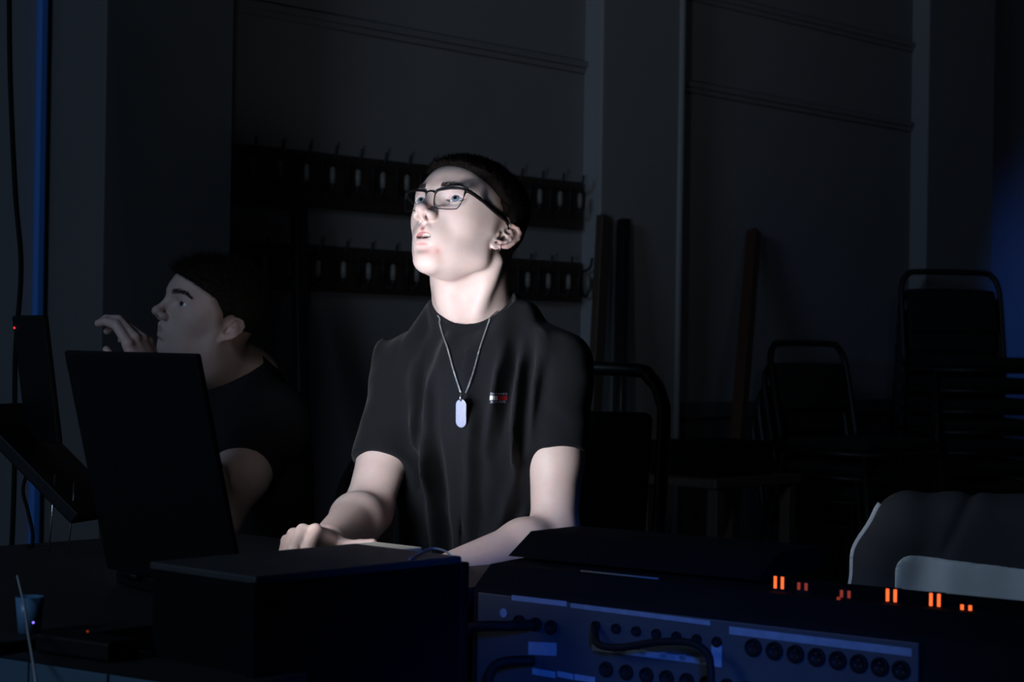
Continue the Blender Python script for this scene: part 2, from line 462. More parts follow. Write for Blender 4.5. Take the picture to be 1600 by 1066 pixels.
# picture rails in the bays
def rail(n, sa, sb, z):
    mb = MB(); wbox(mb, sa, sb, 0, 0.022, z - 0.022, z, 0.004); wbox(mb, sa, sb, 0, 0.012, z - 0.040, z - 0.022)
    tag(mb.build('trim_%d' % n, MT['trim']), kind='structure')
sA, sB = wall_s(358, P1) - 0.02, s2
rail(6, sA, sB, 2.04); rail(7, wall_s(1058, 0.086), s3, 2.04); rail(8, wall_s(1058, 0.086), s3, 2.38)
bb = MB(); wbox(bb, wall_s(1058, 0.086), s3, 0, 0.03, 0.80, 0.86, 0.006); wbox(bb, wall_s(1058, 0.086), s3, 0, 0.014, 0, 0.80)
tag(bb.build('trim_9', mat('dark_dado', (0.10, 0.10, 0.11), 0.6)), kind='structure')
bb = MB(); wbox(bb, sA, sB, 0, 0.015, 0, 0.15, 0.004)
tag(bb.build('baseboard_left', MT['trim']), kind='structure')

# coat hook rails
def hook_meshes():
    p = [(0, 0.004, 0.035), (0, 0.020, 0.040), (0, 0.050, 0.052), (0, 0.060, 0.085)]
    a = MB().box((0, 0.004, 0.0), (0.009, 0.004, 0.045), None, 0.002).tube(smooth_path(p, 4), 0.0045, 6)
    p2 = [(0, 0.006, -0.030), (0, 0.030, -0.048), (0, 0.045, -0.030), (0, 0.044, 0.000)]
    a.tube(smooth_path(p2, 4), 0.0045, 6)
    b = MB().lathe((0, 0.044, -0.022), [(0.003, -0.004), (0.0085, 0.0), (0.0095, 0.022), (0.0085, 0.042), (0.003, 0.048)], 10)
    return a, b
def hook_rail(z0, z1, hz, n, first, label):
    c = W0 + WD * (sA + sB) / 2; c[2] = z0
    R = thing('coat_hook_rail', c, label, 'hook rail', 'coat hook rails on the wall')
    mb = MB(); wbox(mb, sA + 0.012, sB - 0.02, 0, 0.024, z0, z1, 0.003); mb.build('board', MT['rail'], R)
    a, b = hook_meshes()
    h0 = None
    for i in range(n):
        pos = W0 + WD * (first + 0.1022 * i) + WN * 0.024; pos[2] = hz
        if h0 is None:
            h = a.build('hook', MT['hook'], None, True); t = b.build('tip', MT['tip'], None, True); h0, t0 = h, t
        else:
            h = h0.copy(); t = t0.copy(); COL.objects.link(h); COL.objects.link(t)
        h.matrix_parent_inverse = Matrix.Identity(4); h.parent = R
        h.location = Vector(pos - c); h.rotation_euler = (0, 0, math.atan2(WD[1], WD[0]) + math.pi); h.scale = (1, 1, 1)
        t.parent = h; t.matrix_parent_inverse = Matrix.Identity(4); t.location = (0, 0, 0)
def wz(px, py):
    p0 = W0 + WD * wall_s(px); return float(at(px, py, p0[1])[2])
hook_rail(wz(640, 338), wz(640, 257), wz(545, 281), 15, wall_s(373, 0.02), 'upper of two dark wooden coat hook rails on the wall')
hook_rail(wz(640, 462), wz(640, 394), wz(545, 424), 15, wall_s(394, 0.02), 'lower of two dark wooden coat hook rails on the wall')

# things leaning on the wall
def board(name, pb, pt, wx, wy, material, label, cat, nrm=None):
    """board from foot pb to head pt"""
    pb, pt = np.array(pb), np.array(pt); d = pt - pb; L = np.linalg.norm(d); d /= L
    n = WN if nrm is None else nrm
    u = np.cross(d, n); u /= np.linalg.norm(u); v = np.cross(u, d)
    o = MB().box((pb + pt) / 2, (wx / 2, wy / 2, L / 2), np.stack([u, v, d], 1), min(wx, wy) * 0.12).build(name, material)
    return tag(o, label, cat)
def lean(px_top, py_top, px_b, s_off_top, z_b=0.0, off_b=0.25):
    st = wall_s(px_top, s_off_top); pt = W0 + WD * st + WN * s_off_top; pt = np.array(at(px_top, py_top, pt[1]))
    sb = wall_s(px_b, off_b); pb = W0 + WD * sb + WN * off_b; pb[2] = z_b; return pb, pt
pb, pt = lean(466, 330, 492, 0.07, 0.0, 0.35); board('wooden_board', pb, pt, 0.045, 0.03, MT['darkplank'], 'dark narrow board leaning across both hook rails', 'board')
pb, pt = lean(944, 338, 915, 0.11, 0.0, 0.30); board('wooden_plank', pb, pt, 0.05, 0.03, MT['plank'], 'brown wooden plank leaning on the wall beside the hook rails', 'plank')
pb, pt = lean(975, 345, 965, 0.11, 0.0, 0.34)
pl = MB().tube([pb, pt], 0.024, 12).build('metal_pole', mat('dark_steel', (0.05, 0.05, 0.055), 0.25, 0.7), None, True); tag(pl, 'dark metal pole with a bright streak leaning beside the brown plank', 'pole')
pb, pt = lean(1178, 362, 1132, 0.04, 0.0, 0.55)
board('timber_post', pb, pt, 0.045, 0.045, MT['redwood'], 'tall reddish timber leaning alone against the pale bay', 'timber')

# hanging cables on the left
c = [at(14, -60, 4.4), at(16, 120, 4.4), at(24, 300, 4.4), at(33, 420, 4.4), at(24, 560, 4.38), at(22, 760, 4.36), at(12, 1000, 4.36), at(10, 1060, 4.36)]
c.append(np.array([c[-1][0], c[-1][1], 0.012]))
tag(MB().tube(smooth_path(c, 8), 0.006, 8).build('hanging_cable', MT['cable'], None, True), 'black cable hanging down at the far left wall', 'cable')

# ------------------------------------------------------------------ chairs
def make_chair(name, label, seat_h=0.45, back_h=0.82, w=0.42, group=None):
    R = thing(name, (0, 0, 0), label, 'chair', group)
    hw = w / 2; d = 0.40
    pad = MB().box((0, 0.0, seat_h), (hw - 0.01, d / 2, 0.022), None, 0.016); pad.build('seat', MT['pad'], R, True)
    z0 = seat_h + 0.12; z1 = back_h - 0.075
    tilt = lambda z: d / 2 + 0.01 + (z - seat_h) * 0.22
    ang = math.atan(0.22); ca, sa = math.cos(ang), math.sin(ang)
    Rb = np.array([[1, 0, 0], [0, ca, sa], [0, -sa, ca]]); zm = (z0 + z1) / 2
    MB().box((0, tilt(zm), zm), (hw - 0.022, 0.016, (z1 - z0) / 2 / ca), Rb, 0.013).build('backrest', MT['pad'], R, True)
    rr = 0.05
    arch = [(-hw, tilt(seat_h - 0.02), seat_h - 0.02), (-hw, tilt(back_h - 0.12), back_h - 0.12), (-hw + 0.008, tilt(back_h - 0.05), back_h - 0.05), (-hw + 0.03, tilt(back_h - 0.015), back_h - 0.015), (-hw + 0.075, tilt(back_h), back_h),
            (hw - 0.075, tilt(back_h), back_h), (hw - 0.03, tilt(back_h - 0.015), back_h - 0.015), (hw - 0.008, tilt(back_h - 0.05), back_h - 0.05), (hw, tilt(back_h - 0.12), back_h - 0.12), (hw, tilt(seat_h - 0.02), seat_h - 0.02)]
    MB().tube(smooth_path(arch, 5), 0.0125, 8).build('back_arch', MT['tube'], R, True)
    MB().tube([(-hw, d / 2, seat_h - 0.03), (-hw, -d / 2, seat_h - 0.03), (hw, -d / 2, seat_h - 0.03), (hw, d / 2, seat_h - 0.03)], 0.011, 8).build('seat_frame', MT['tube'], R, True)
    for sx in (-1, 1):
        MB().tube([(sx * hw, -d / 2 + 0.01, seat_h - 0.03), (sx * hw, -d / 2 - 0.03, 0.012), (sx * hw, -d / 2 - 0.03, 0.0)], 0.011, 8).build('leg', MT['tube'], R, True)
        MB().tube([(sx * hw, d / 2, seat_h - 0.03), (sx * hw, d / 2 + 0.09, 0.012), (sx * hw, d / 2 + 0.09, 0.0)], 0.011, 8).build('leg', MT['tube'], R, True)
    return R
def copy_tree(o, parent=None):
    c = o.copy(); COL.objects.link(c); c.parent = parent
    if parent is not None: c.matrix_parent_inverse = o.matrix_parent_inverse.copy()
    for ch in list(o.children): copy_tree(ch, c)
    return c
proto = make_chair('stacking_chair', '')
def place_chair(first, loc, rz, label, group):
    o = proto if first else copy_tree(proto)
    o.location = loc; o.rotation_euler = (0, 0, rz); o['label'] = label; o['category'] = 'chair'; o['group'] = group
    return o
def face(dx, dy):      # chair local front is -Y
    return math.atan2(dy, dx) + math.pi / 2
ORD = ['lowest', 'second from the floor', 'third from the floor', 'fourth from the floor', 'fifth from the floor', 'sixth from the floor', 'seventh from the floor', 'topmost']
pA = at(1322, 600, 7.2); fa = np.array([0.62, -0.78])
nA = 4
for i in range(nA):
    lab = 'black tube chair, %s of the shorter stack by the wall' % ('topmost' if i == nA - 1 else ORD[i])
    place_chair(i == 0, (pA[0] + fa[0] * 0.028 * i, pA[1] + fa[1] * 0.028 * i, 0.088 * i), face(*fa), lab, 'chairs in the shorter stack')
pB = at(1507, 600, 7.75); fb = np.array([0.10, -0.99])
nB = 8
for i in range(nB):
    lab = 'black tube chair, %s of the taller stack at the right' % ('topmost' if i == nB - 1 else ORD[i])
    place_chair(False, (pB[0] + fb[0] * 0.012 * i, pB[1] + fb[1] * 0.012 * i, 0.0815 * i), face(*fb), lab, 'chairs in the taller stack')

# low table with a dark box on it, between the leaning timber and the near chair
tb = at(1122, 741, 6.35); tz = tb[2]
R = thing('low_table', (tb[0], tb[1], 0), 'low brown wooden table behind the seated person, left of the stacked chairs', 'table', None, math.atan2(WD[1], WD[0]))
def in_thing(R, mb, name, material, smooth=False):
    """mesh given in the thing's own coordinates"""
    o = mb.build(name, material, None, smooth); o.parent = R; return o
in_thing(R, MB().box((0, 0, tz - 0.015), (0.24, 0.17, 0.015), None, 0.004), 'table_top', MT['plank'])
for sx in (-1, 1):
    for sy in (-1, 1):
        in_thing(R, MB().box((sx * 0.20, sy * 0.14, (tz - 0.03) / 2), (0.02, 0.02, (tz - 0.03) / 2), None, 0.003), 'leg', MT['plank'])
bx = MB().box((0, 0, 0.055), (0.17, 0.13, 0.055), None, 0.006).build('storage_box', MT['blackmatte']); bx.location = (tb[0] - 0.02, tb[1] + 0.02, tz + 0.001); bx.rotation_euler = (0, 0, math.atan2(WD[1], WD[0]))
tag(bx, 'flat dark box lying on the low wooden table', 'box')
# ------------------------------------------------------------------ people
def head_axes(yaw, pitch, roll):
    yaw, pitch, roll = map(math.radians, (yaw, pitch, roll))
    F = np.array([-math.sin(yaw) * math.cos(pitch), -math.cos(yaw) * math.cos(pitch), math.sin(pitch)])
    L0 = np.cross([0, 0, 1], F); L0 /= np.linalg.norm(L0); U0 = np.cross(F, L0)
    L = L0 * math.cos(roll) + U0 * math.sin(roll); return [L, F, np.cross(F, L)]

EYE = (3.45, 7.05, 2.5)
def ear_frame(H, sg):
    """ear plane: x to the rim at the back, y up the ear, z outwards"""
    u = np.array([0, -0.50, 0.866]); b = np.array([0.62, -0.78, -0.3]); b -= u * np.dot(u, b); b /= np.linalg.norm(b)
    n = np.cross(u, b)
    if n[0] < 0: n = -n
    m = np.array([sg, 1, 1]); ax = [H.w(v * m) - H.w((0, 0, 0)) for v in (b, u, n)]; ax = [v / np.linalg.norm(v) for v in ax]
    return Frame(H.w(np.array([6.30, -0.35, 0.45]) * m), ax, H.u)
def skull(S, H, full=0.0):
    """cranium and jaw masses, in centimetres of the head frame (left, forward, up)"""
    S.ell(H, (0, -1.1, 4.6), (7.3, 9.4, 7.5))
    S.ell(H, (0, 2.5, 4.4), (6.2, 6.9, 6.0), 2.0)
    S.ell(H, (0, 3.0, -0.8), (4.55 + full, 6.05, 6.2), 2.5)
    S.ell(H, (0, 3.0, -4.3), (4.2 + full, 4.8, 4.0), 2.5)
    S.cap(H, (4.9 + full, 0.4, -4.0), (1.2, 6.2, -6.95), 1.1, 1.15, 2.4, sym=True)
    S.cap(H, (5.2 + full, 1.0, -0.5), (4.9 + full, 0.9, -4.2), 1.1, 1.1, 3.0, sym=True)
def head(S, H, full=0.0, mouth=1.0, lid=1.0):
    skull(S, H, full)
    S.ell(H, (3.7, 3.6, 2.2), (2.3, 3.0, 2.6), 2.8, sym=True)                 # temples
    S.ell(H, (2.95 + full, 3.4, -2.9), (1.9, 2.8, 2.8), 3.0, sym=True)          # cheeks
    S.ell(H, (3.6, 5.1, 0.0), (1.7, 1.8, 1.6), 2.8, sym=True)                 # cheek bones
    S.ell(H, (0, 7.1, -3.4), (2.6, 1.9, 2.5), 1.8)                            # muzzle
    S.ell(H, (0, 6.6, -7.0), (1.4, 1.45, 1.4), 1.9)                         # chin
    S.cap(H, (1.2, 8.6, 3.95), (4.4, 6.9, 4.2), 0.65, 0.6, 1.8, sym=True)   # brow ridge
    S.ell(H, (3.4, 9.6, 2.35), (2.0, 1.6, 1.15), 1.1, '-', sym=True)           # sockets
    S.cap(H, (0, 8.6, 3.3), (0, 10.75, 0.1), 0.66, 0.66, 1.2)                 # nose bridge
    S.ell(H, (0, 10.95, -0.40), (0.98, 1.02, 0.88), 0.7)
    S.ell(H, (1.32, 9.85, -0.95), (0.70, 1.0, 0.78), 0.5, sym=True)
    S.cap(H, (0, 10.6, -1.15), (0, 9.3, -2.2), 0.36, 0.45, 0.5)               # columella
    S.ell(H, (0.66, 10.25, -1.5), (0.36, 0.75, 0.45), 0.15, '-', sym=True, rot=None)
    S.chain(H, [(0, 9.05, -2.95), (0.65, 9.0, -2.85), (1.95, 7.9, -4.3)], [0.52, 0.52, 0.22], 0.4, sym=True)
    S.chain(H, [(0, 8.65, -5.0), (0.8, 8.5, -5.0), (1.9, 7.75, -4.5)], [0.56, 0.52, 0.22], 0.4, sym=True)
    S.ell(H, (0, 8.6, -4.0), (1.45 * (0.6 + 0.4 * mouth), 1.8, 0.08 + 0.46 * mouth), 0.12, '-')
    S.ell(H, (0, 9.55, -5.95), (1.9, 1.1, 0.5), 0.9, '-')
    S.ell(H, (0, 9.6, -2.5), (0.28, 0.5, 0.7), 0.4, '-')
    # lids: a shell over each eyeball, opened by an almond
    S.ell(H, EYE, (1.42, 1.42, 1.34), 0.45, sym=True)
    a, bu, bl = 1.50, 0.66 * lid, 0.52 * lid
    for sg in (1, -1):
        def almond(P, sg=sg):
            q = H.to(P); x = q[..., 0] * sg - EYE[0]; z = q[..., 2] - EYE[2] - 0.06 * x
            Ru, Rl = (a * a + bu * bu) / (2 * bu), (a * a + bl * bl) / (2 * bl)
            d = np.maximum(np.hypot(x, z + Ru - bu) - Ru, np.hypot(x, z - Rl + bl) - Rl)
            return np.maximum(d, EYE[1] - 0.15 - q[..., 1]) * H.u
        S.fn(almond, H.w((EYE[0] * sg, 8.8, EYE[2])), 0.028, 0.0012, '-')
    # ears
    for sg in (1, -1):
        E = ear_frame(H, sg)
        S.cap(E, (0.2, 1.2, -0.35), (0.3, -1.2, -0.35), 0.75, 0.7, 0.5)
        S.ell(E, (1.75, 0.75, -0.02), (1.55, 2.5, 0.30), 0.2)
        S.ell(E, (2.3, 0.9, 0.2), (0.95, 2.0, 0.22), 0.2)
        S.ell(E, (0.95, -2.05, 0.05), (0.80, 0.95, 0.34), 0.3)
        S.chain(E, [(0.75, 0.35, 0.15), (0.3, 1.2, 0.25), (0.4, 2.2, 0.33), (1.0, 2.95, 0.40), (2.0, 3.15, 0.46), (2.85, 2.6, 0.50), (3.15, 1.5, 0.50), (2.95, 0.2, 0.44), (2.3, -1.1, 0.36), (1.6, -2.0, 0.22)], [0.18, 0.24, 0.27, 0.29, 0.31, 0.31, 0.30, 0.27, 0.25, 0.28], 0.12)
        S.chain(E, [(1.35, 2.1, 0.10), (1.95, 1.5, 0.22), (2.1, 0.5, 0.28), (1.85, -0.5, 0.28), (1.3, -1.2, 0.28), (0.7, -1.45, 0.25)], [0.18, 0.25, 0.28, 0.28, 0.28, 0.22], 0.25)
        S.ell(E, (1.0, -0.1, 0.35), (0.72, 0.95, 0.62), 0.12, '-')
        S.ell(E, (1.15, 1.45, 0.3), (0.55, 0.5, 0.35), 0.2, '-')
        S.ell(E, (0.22, -0.25, 0.32), (0.30, 0.55, 0.30), 0.2)

def hand_ops(S, o, thumb, fwd, dors, curls, tpts, sc=1.0):
    """hand: local x to the thumb side, y to the fingers, z out of the back of the hand, in centimetres"""
    fwd = np.array(fwd, float); fwd /= np.linalg.norm(fwd); dors = np.array(dors, float); dors -= fwd * np.dot(dors, fwd); dors /= np.linalg.norm(dors)
    th = np.cross(fwd, dors)
    if np.dot(th, thumb) < 0: th = -th
    A = Frame(o, [th, fwd, dors], 0.01 * sc)
    mcp = [(2.55, 8.6, 0.0), (0.75, 9.0, 0.25), (-1.05, 8.6, 0.1), (-2.7, 7.7, -0.3)]
    ph = [(4.2, 2.5, 2.0), (4.7, 2.9, 2.1), (4.3, 2.7, 2.1), (3.4, 2.0, 1.8)]
    rr = [0.92, 0.95, 0.90, 0.80]
    for j, (m, r) in enumerate(zip(mcp, rr)):
        S.cap(A, (m[0] * 0.55, 0.2, -0.2), (m[0], m[1], m[2] - 0.25), 1.35, r + 0.12, 0.9)
    S.ell(A, (0.2, 5.0, -0.7), (3.2, 3.8, 1.25), 1.0)
    for m, p, r, c in zip(mcp, ph, rr, curls):
        pts = [np.array(m)]; ang = 0.0; sp = math.radians(c[3])
        for Ln, a in zip(p, c[:3]):
            ang += math.radians(a)
            pts.append(pts[-1] + Ln * np.array([math.sin(sp) * math.cos(ang), math.cos(sp) * math.cos(ang), -math.sin(ang)]))
        S.chain(A, pts, [r + 0.05, r, r * 0.88, r * 0.76], 0.12)
        S.ell(A, np.array(m) + np.array([0, 0, 0.12]), (r * 1.02, r * 1.02, r * 1.0), 0.35)
    S.chain(A, tpts, [1.4, 1.05, 0.88, 0.7], 0.5)
    return A

def skin_material(name, base, sss):
    m = bpy.data.materials.new(name); m.use_nodes = True; nt = m.node_tree; b = nt.nodes['Principled BSDF']
    at_ = nt.nodes.new('ShaderNodeAttribute'); at_.attribute_name = 'tint'
    tc = nt.nodes.new('ShaderNodeTexCoord'); n = nt.nodes.new('ShaderNodeTexNoise'); n.inputs['Scale'].default_value = 90; n.inputs['Detail'].default_value = 5
    nt.links.new(tc.outputs['Object'], n.inputs['Vector'])
    mx = nt.nodes.new('ShaderNodeMix'); mx.data_type = 'RGBA'
    mx.inputs[6].default_value = (*[c * 0.93 for c in base], 1); mx.inputs[7].default_value = (*[min(1, c * 1.06) for c in base], 1)
    nt.links.new(n.outputs['Fac'], mx.inputs[0])
    mu = nt.nodes.new('ShaderNodeMix'); mu.data_type = 'RGBA'; mu.blend_type = 'MULTIPLY'; mu.inputs[0].default_value = 1.0
    nt.links.new(mx.outputs[2], mu.inputs[6]); nt.links.new(at_.outputs['Color'], mu.inputs[7])
    nt.links.new(mu.outputs[2], b.inputs['Base Color'])
    b.inputs['Roughness'].default_value = 0.48; b.inputs['Specular IOR Level'].default_value = 0.35
    b.inputs['Subsurface Weight'].default_value = sss; b.inputs['Subsurface Radius'].default_value = (1.0, 0.35, 0.2); b.inputs['Subsurface Scale'].default_value = 0.006
    n2 = nt.nodes.new('ShaderNodeTexNoise'); n2.inputs['Scale'].default_value = 900; nt.links.new(tc.outputs['Object'], n2.inputs['Vector'])
    bp = nt.nodes.new('ShaderNodeBump'); bp.inputs['Strength'].default_value = 0.08; bp.inputs['Distance'].default_value = 0.001
    nt.links.new(n2.outputs['Fac'], bp.inputs['Height']); nt.links.new(bp.outputs[0], b.inputs['Normal'])
    return m

def g3(q, c, r):
    return np.exp(-(((q - np.array(c)) / np.array(r)) ** 2).sum(-1))
def face_tint(V, H, blem=True, depth=None):
    q = H.to(V.astype(np.float32)).astype(float); qa = q.copy(); qa[:, 0] = np.abs(qa[:, 0])
    T = np.ones((len(V), 3))
    def mixc(mask, col):
        nonlocal T
        T = T * (1 - mask[:, None]) + np.array(col) * mask[:, None] * 1.0
    x, y, z = qa.T
    # lips
    def segd(a, b):
        a, b = np.array(a), np.array(b); t = np.clip(((qa - a) @ (b - a)) / ((b - a) ** 2).sum(), 0, 1); return np.sqrt(((qa - a - t[:, None] * (b - a)) ** 2).sum(-1))
    lu = np.minimum(segd((0, 9.05, -3.1), (0.7, 9.0, -3.0)), segd((0.7, 9.0, -3.0), (1.95, 7.9, -4.3)))
    ll = np.minimum(segd((0, 8.65, -4.95), (0.8, 8.5, -4.95)), segd((0.8, 8.5, -4.95), (1.9, 7.75, -4.5)))
    l = np.clip((0.62 - np.minimum(lu, ll)) / 0.2, 0, 1); mixc(l * 0.9, (0.84, 0.42, 0.45))
    # inside of the mouth, nostrils
    ins = np.clip((8.25 - y) / 0.3, 0, 1) * (x < 2.0) * (np.abs(z + 4.0) < 0.6) * (y > 5.5); mixc(ins, (0.20, 0.08, 0.08))
    ear = np.clip((x - 6.9) / 0.6, 0, 1) * (y < 1.5) * (y > -5) * (np.abs(z) < 4.2); mixc(ear * 0.5, (1.0, 0.78, 0.76))
    mixc(0.35 * g3(qa, (0, 11.3, -0.6), (1.3, 1.2, 1.0)), (1.0, 0.78, 0.76))
    if blem:
        for c, r, a in (((2.4, 7.5, -6.0), 0.22, 0.75), ((1.9, 8.7, -6.9), 0.16, 0.5), ((3.0, 7.9, -5.9), 0.13, 0.45), ((2.2, 8.5, -5.5), 0.15, 0.5), ((2.6, 8.2, -7.0), 0.2, 0.4), ((3.9, 7.3, -4.2), 0.1, 0.4), ((5.0, 5.5, -2.5), 0.09, 0.4), ((4.6, 6.2, -3.6), 0.09, 0.35), ((3.4, 7.7, -6.6), 0.10, 0.5), ((4.9, 4.9, -5.0), 0.1, 0.35)):
            mixc(a * np.exp(-(((q - np.array(c)) ** 2).sum(-1)) / (r * 1.6) ** 2), (0.80, 0.42, 0.42))
        mixc(0.55 * g3(q, (1.4, 7.7, -6.4), (1.7, 1.4, 1.0)), (0.95, 0.62, 0.62))
    if depth is not None:
        mixc(0.75 * np.clip((0.5 - depth(q)) / 1.6, 0, 1) * (z > -6), (0.30, 0.24, 0.20))
    return np.clip(T, 0, 1)

def eyeballs(H, gaze, parent, iris_col, rad=1.26):
    """two eyeballs with iris and pupil; gaze is a direction in the head frame"""
    m = bpy.data.materials.new('eyeball'); m.use_nodes = True; nt = m.node_tree; b = nt.nodes['Principled BSDF']
    tc = nt.nodes.new('ShaderNodeTexCoord'); sp = nt.nodes.new('ShaderNodeSeparateXYZ'); nt.links.new(tc.outputs['Object'], sp.inputs[0])
    cr = nt.nodes.new('ShaderNodeValToRGB'); el = cr.color_ramp.elements
    mr = nt.nodes.new('ShaderNodeMapRange'); mr.inputs[1].default_value = 0.80 * rad * 0.01; mr.inputs[2].default_value = rad * 0.01
    nt.links.new(sp.outputs[2], mr.inputs[0]); nt.links.new(mr.outputs[0], cr.inputs[0])
    el[0].position = 0.0; el[0].color = (0.72, 0.68, 0.68, 1); el[1].position = 1.0; el[1].color = (0.003, 0.003, 0.004, 1)
    def add(p, c): e = el.new(p); e.color = (*c, 1)
    add(0.30, (0.70, 0.66, 0.66)); add(0.36, tuple(c * 0.25 for c in iris_col)); add(0.48, iris_col); add(0.78, tuple(min(1, c * 1.15) for c in iris_col)); add(0.86, tuple(c * 0.35 for c in iris_col)); add(0.90, (0.004, 0.004, 0.006))
    nt.links.new(cr.outputs[0], b.inputs['Base Color']); b.inputs['Roughness'].default_value = 0.12
    gz = H.w(gaze) - H.w((0, 0, 0)); gz /= np.linalg.norm(gz)
    for sg in (1, -1):
        bm = bmesh.new(); bmesh.ops.create_uvsphere(bm, u_segments=32, v_segments=24, radius=rad * 0.01)
        me = bpy.data.meshes.new('eyeball'); bm.to_mesh(me); bm.free()
        o = link('eyeball', me, m, None, True)
        o.location = Vector(H.w((EYE[0] * sg, EYE[1], EYE[2]))); o.rotation_euler = Vector(gz).to_track_quat('Z', 'Y').to_euler()
        o.parent = parent; o.matrix_parent_inverse = Matrix.Translation(parent.location).inverted()

def strands(name, pts, dirs, lens, r, material, parent, seg=3, rng=None, droop=None):
    """many tapering hairs as one mesh; pts roots, dirs unit growth directions"""
    n = len(pts); rng = rng or np.random.RandomState(3)
    V = np.zeros((n, seg + 1, 3, 3), np.float64)
    bend = rng.normal(0, 0.25, (n, 3))
    if droop is not None: bend = bend + droop
    t = dirs / np.linalg.norm(dirs, axis=1, keepdims=True); p = pts.copy()
    ref = np.cross(t, rng.normal(size=(n, 3))); ref /= np.linalg.norm(ref, axis=1, keepdims=True)
    for s in range(seg + 1):
        w = np.cross(t, ref); w /= np.linalg.norm(w, axis=1, keepdims=True); u = np.cross(w, t)
        rad = r * (1 - 0.85 * s / seg)
        for k in range(3):
            a = 2 * math.pi * k / 3; V[:, s, k] = p + rad * (u * math.cos(a) + w * math.sin(a))
        p = p + t * (lens / seg)[:, None]; t = t + bend / seg; t /= np.linalg.norm(t, axis=1, keepdims=True)
    base = (np.arange(n) * (seg + 1) * 3)[:, None]
    F = []
    for s in range(seg):
        for k in range(3):
            l = (k + 1) % 3; F.append(np.concatenate([base + s * 3 + k, base + s * 3 + l, base + (s + 1) * 3 + l, base + (s + 1) * 3 + k], 1))
    me = np_mesh(name, V.reshape(-1, 3), np.concatenate(F))
    return link(name, me, material, parent, True)

def set_tint(o, T):
    a = o.data.attributes.new('tint', 'FLOAT_COLOR', 'POINT')
    a.data.foreach_set('color', np.concatenate([T, np.ones((len(T), 1))], 1).astype(np.float32).ravel())

# ============================================== the person in the light
HO = at(724.5, 369.5, 2.95)
H1 = Frame(HO, head_axes(38, 21.5, 0.5), 0.00975)
TY = math.radians(15)
tF = np.array([-math.sin(TY), -math.cos(TY), 0]); tL = np.array([math.cos(TY), -math.sin(TY), 0]); tU = np.array([0, 0, 1.0])
TC = np.array([-0.046, 2.985, 0.0])
def tp(l, f, z): return TC + tL * l + tF * f + np.array([0, 0, z])
T1 = Frame(TC, [tL, tF, tU])
shR, shL = tp(-0.121, 0, 1.010), tp(0.122, 0, 1.022)
elR, elL = at(574, 800, 2.865), at(866, 838, 2.86)
wrR, wrL = at(512, 846, 2.63), at(694, 893, 2.70)
hemR, hemL = shR + (elR - shR) * 0.68, shL + (elL - shL) * 0.525
neckB = at(738, 512, 3.015)
B = Sdf()
head(B, H1, -0.25, 1.0)
# neck
B.chain(WORLD, [H1.w((0, -2.6, -0.5)), at(727, 440, 2.995), neckB], [0.050, 0.0495, 0.054], 0.02)
B.cap(WORLD, H1.w((5.4, -2.8, -3.2)), at(735, 512, 2.955), 0.010, 0.010, 0.025)
B.cap(WORLD, H1.w((-5.4, -2.8, -3.2)), at(717, 512, 2.955), 0.010, 0.010, 0.025)
B.ell(WORLD, at(699, 463, 2.962), (0.013, 0.012, 0.016), 0.022)
B.cap(WORLD, H1.w((0, -6.0, -3)), neckB + np.array([0, 0.05, -0.03]), 0.042, 0.055, 0.03)
# trunk under the shirt
B.chain(WORLD, [neckB, tp(0, 0, 0.95), tp(0, -0.02, 0.62)], [0.055, 0.085, 0.085], 0.04)
B.cap(WORLD, neckB, shR, 0.04, 0.042, 0.03); B.cap(WORLD, neckB, shL, 0.04, 0.042, 0.03)
for sh, el, wr in ((shR, elR, wrR), (shL, elL, wrL)):
    B.chain(WORLD, [sh, sh * 0.45 + el * 0.55, el], [0.043, 0.0395, 0.0345], 0.02)
    B.chain(WORLD, [el, el * 0.72 + wr * 0.28, wr], [0.0335, 0.0365, 0.024], 0.022)
# right hand: knuckles up, fingers curled over the laptop edge
hdR = hand_ops(B, wrR, (1, 0, 0), at(466, 834, 2.555) - wrR, (-0.30, -0.10, 0.95),
               [(48, 58, 35, -4), (42, 60, 35, 0), (44, 60, 35, 4), (46, 55, 35, 10)],
               [(1.8, 1.6, -0.9), (4.2, 2.6, -2.0), (6.8, 3.2, -2.5), (9.0, 3.6, -2.6)], 0.92)
hdL = hand_ops(B, wrL, (-1, 0, 0) if False else (0.2, -1, 0), at(628, 893, 2.635) - wrL, (0, 0, 1),
               [(12, 20, 12, -3), (10, 22, 12, 0), (12, 22, 12, 3), (14, 22, 12, 8)],
               [(2.0, 1.6, -0.6), (3.8, 4.0, -1.0), (4.4, 6.6, -1.1), (4.6, 8.8, -1.1)], 0.92)
SKIN1 = skin_material('fair_skin', (0.66, 0.50, 0.46), 0.25)
lo = np.array([-0.42, 2.40, 0.55]); hi = np.array([0.17, 3.12, 1.52])
hc = HO
fine = (((hc[0] - 0.135, hc[0] + 0.125, 0.0014),), ((hc[1] - 0.125, hc[1] + 0.075, 0.0015),), ((hc[2] - 0.095, hc[2] + 0.075, 0.0014),))
person1, V1 = sdf_object('person', B, lo, hi, 0.003, SKIN1, None, fine, 1, 0.35)
tag(person1, 'brightly lit seated person in glasses and black t-shirt looking up over the desk', 'person')
eyeballs(H1, (0.22, 0.95, 0.10), person1, (0.17, 0.215, 0.26))
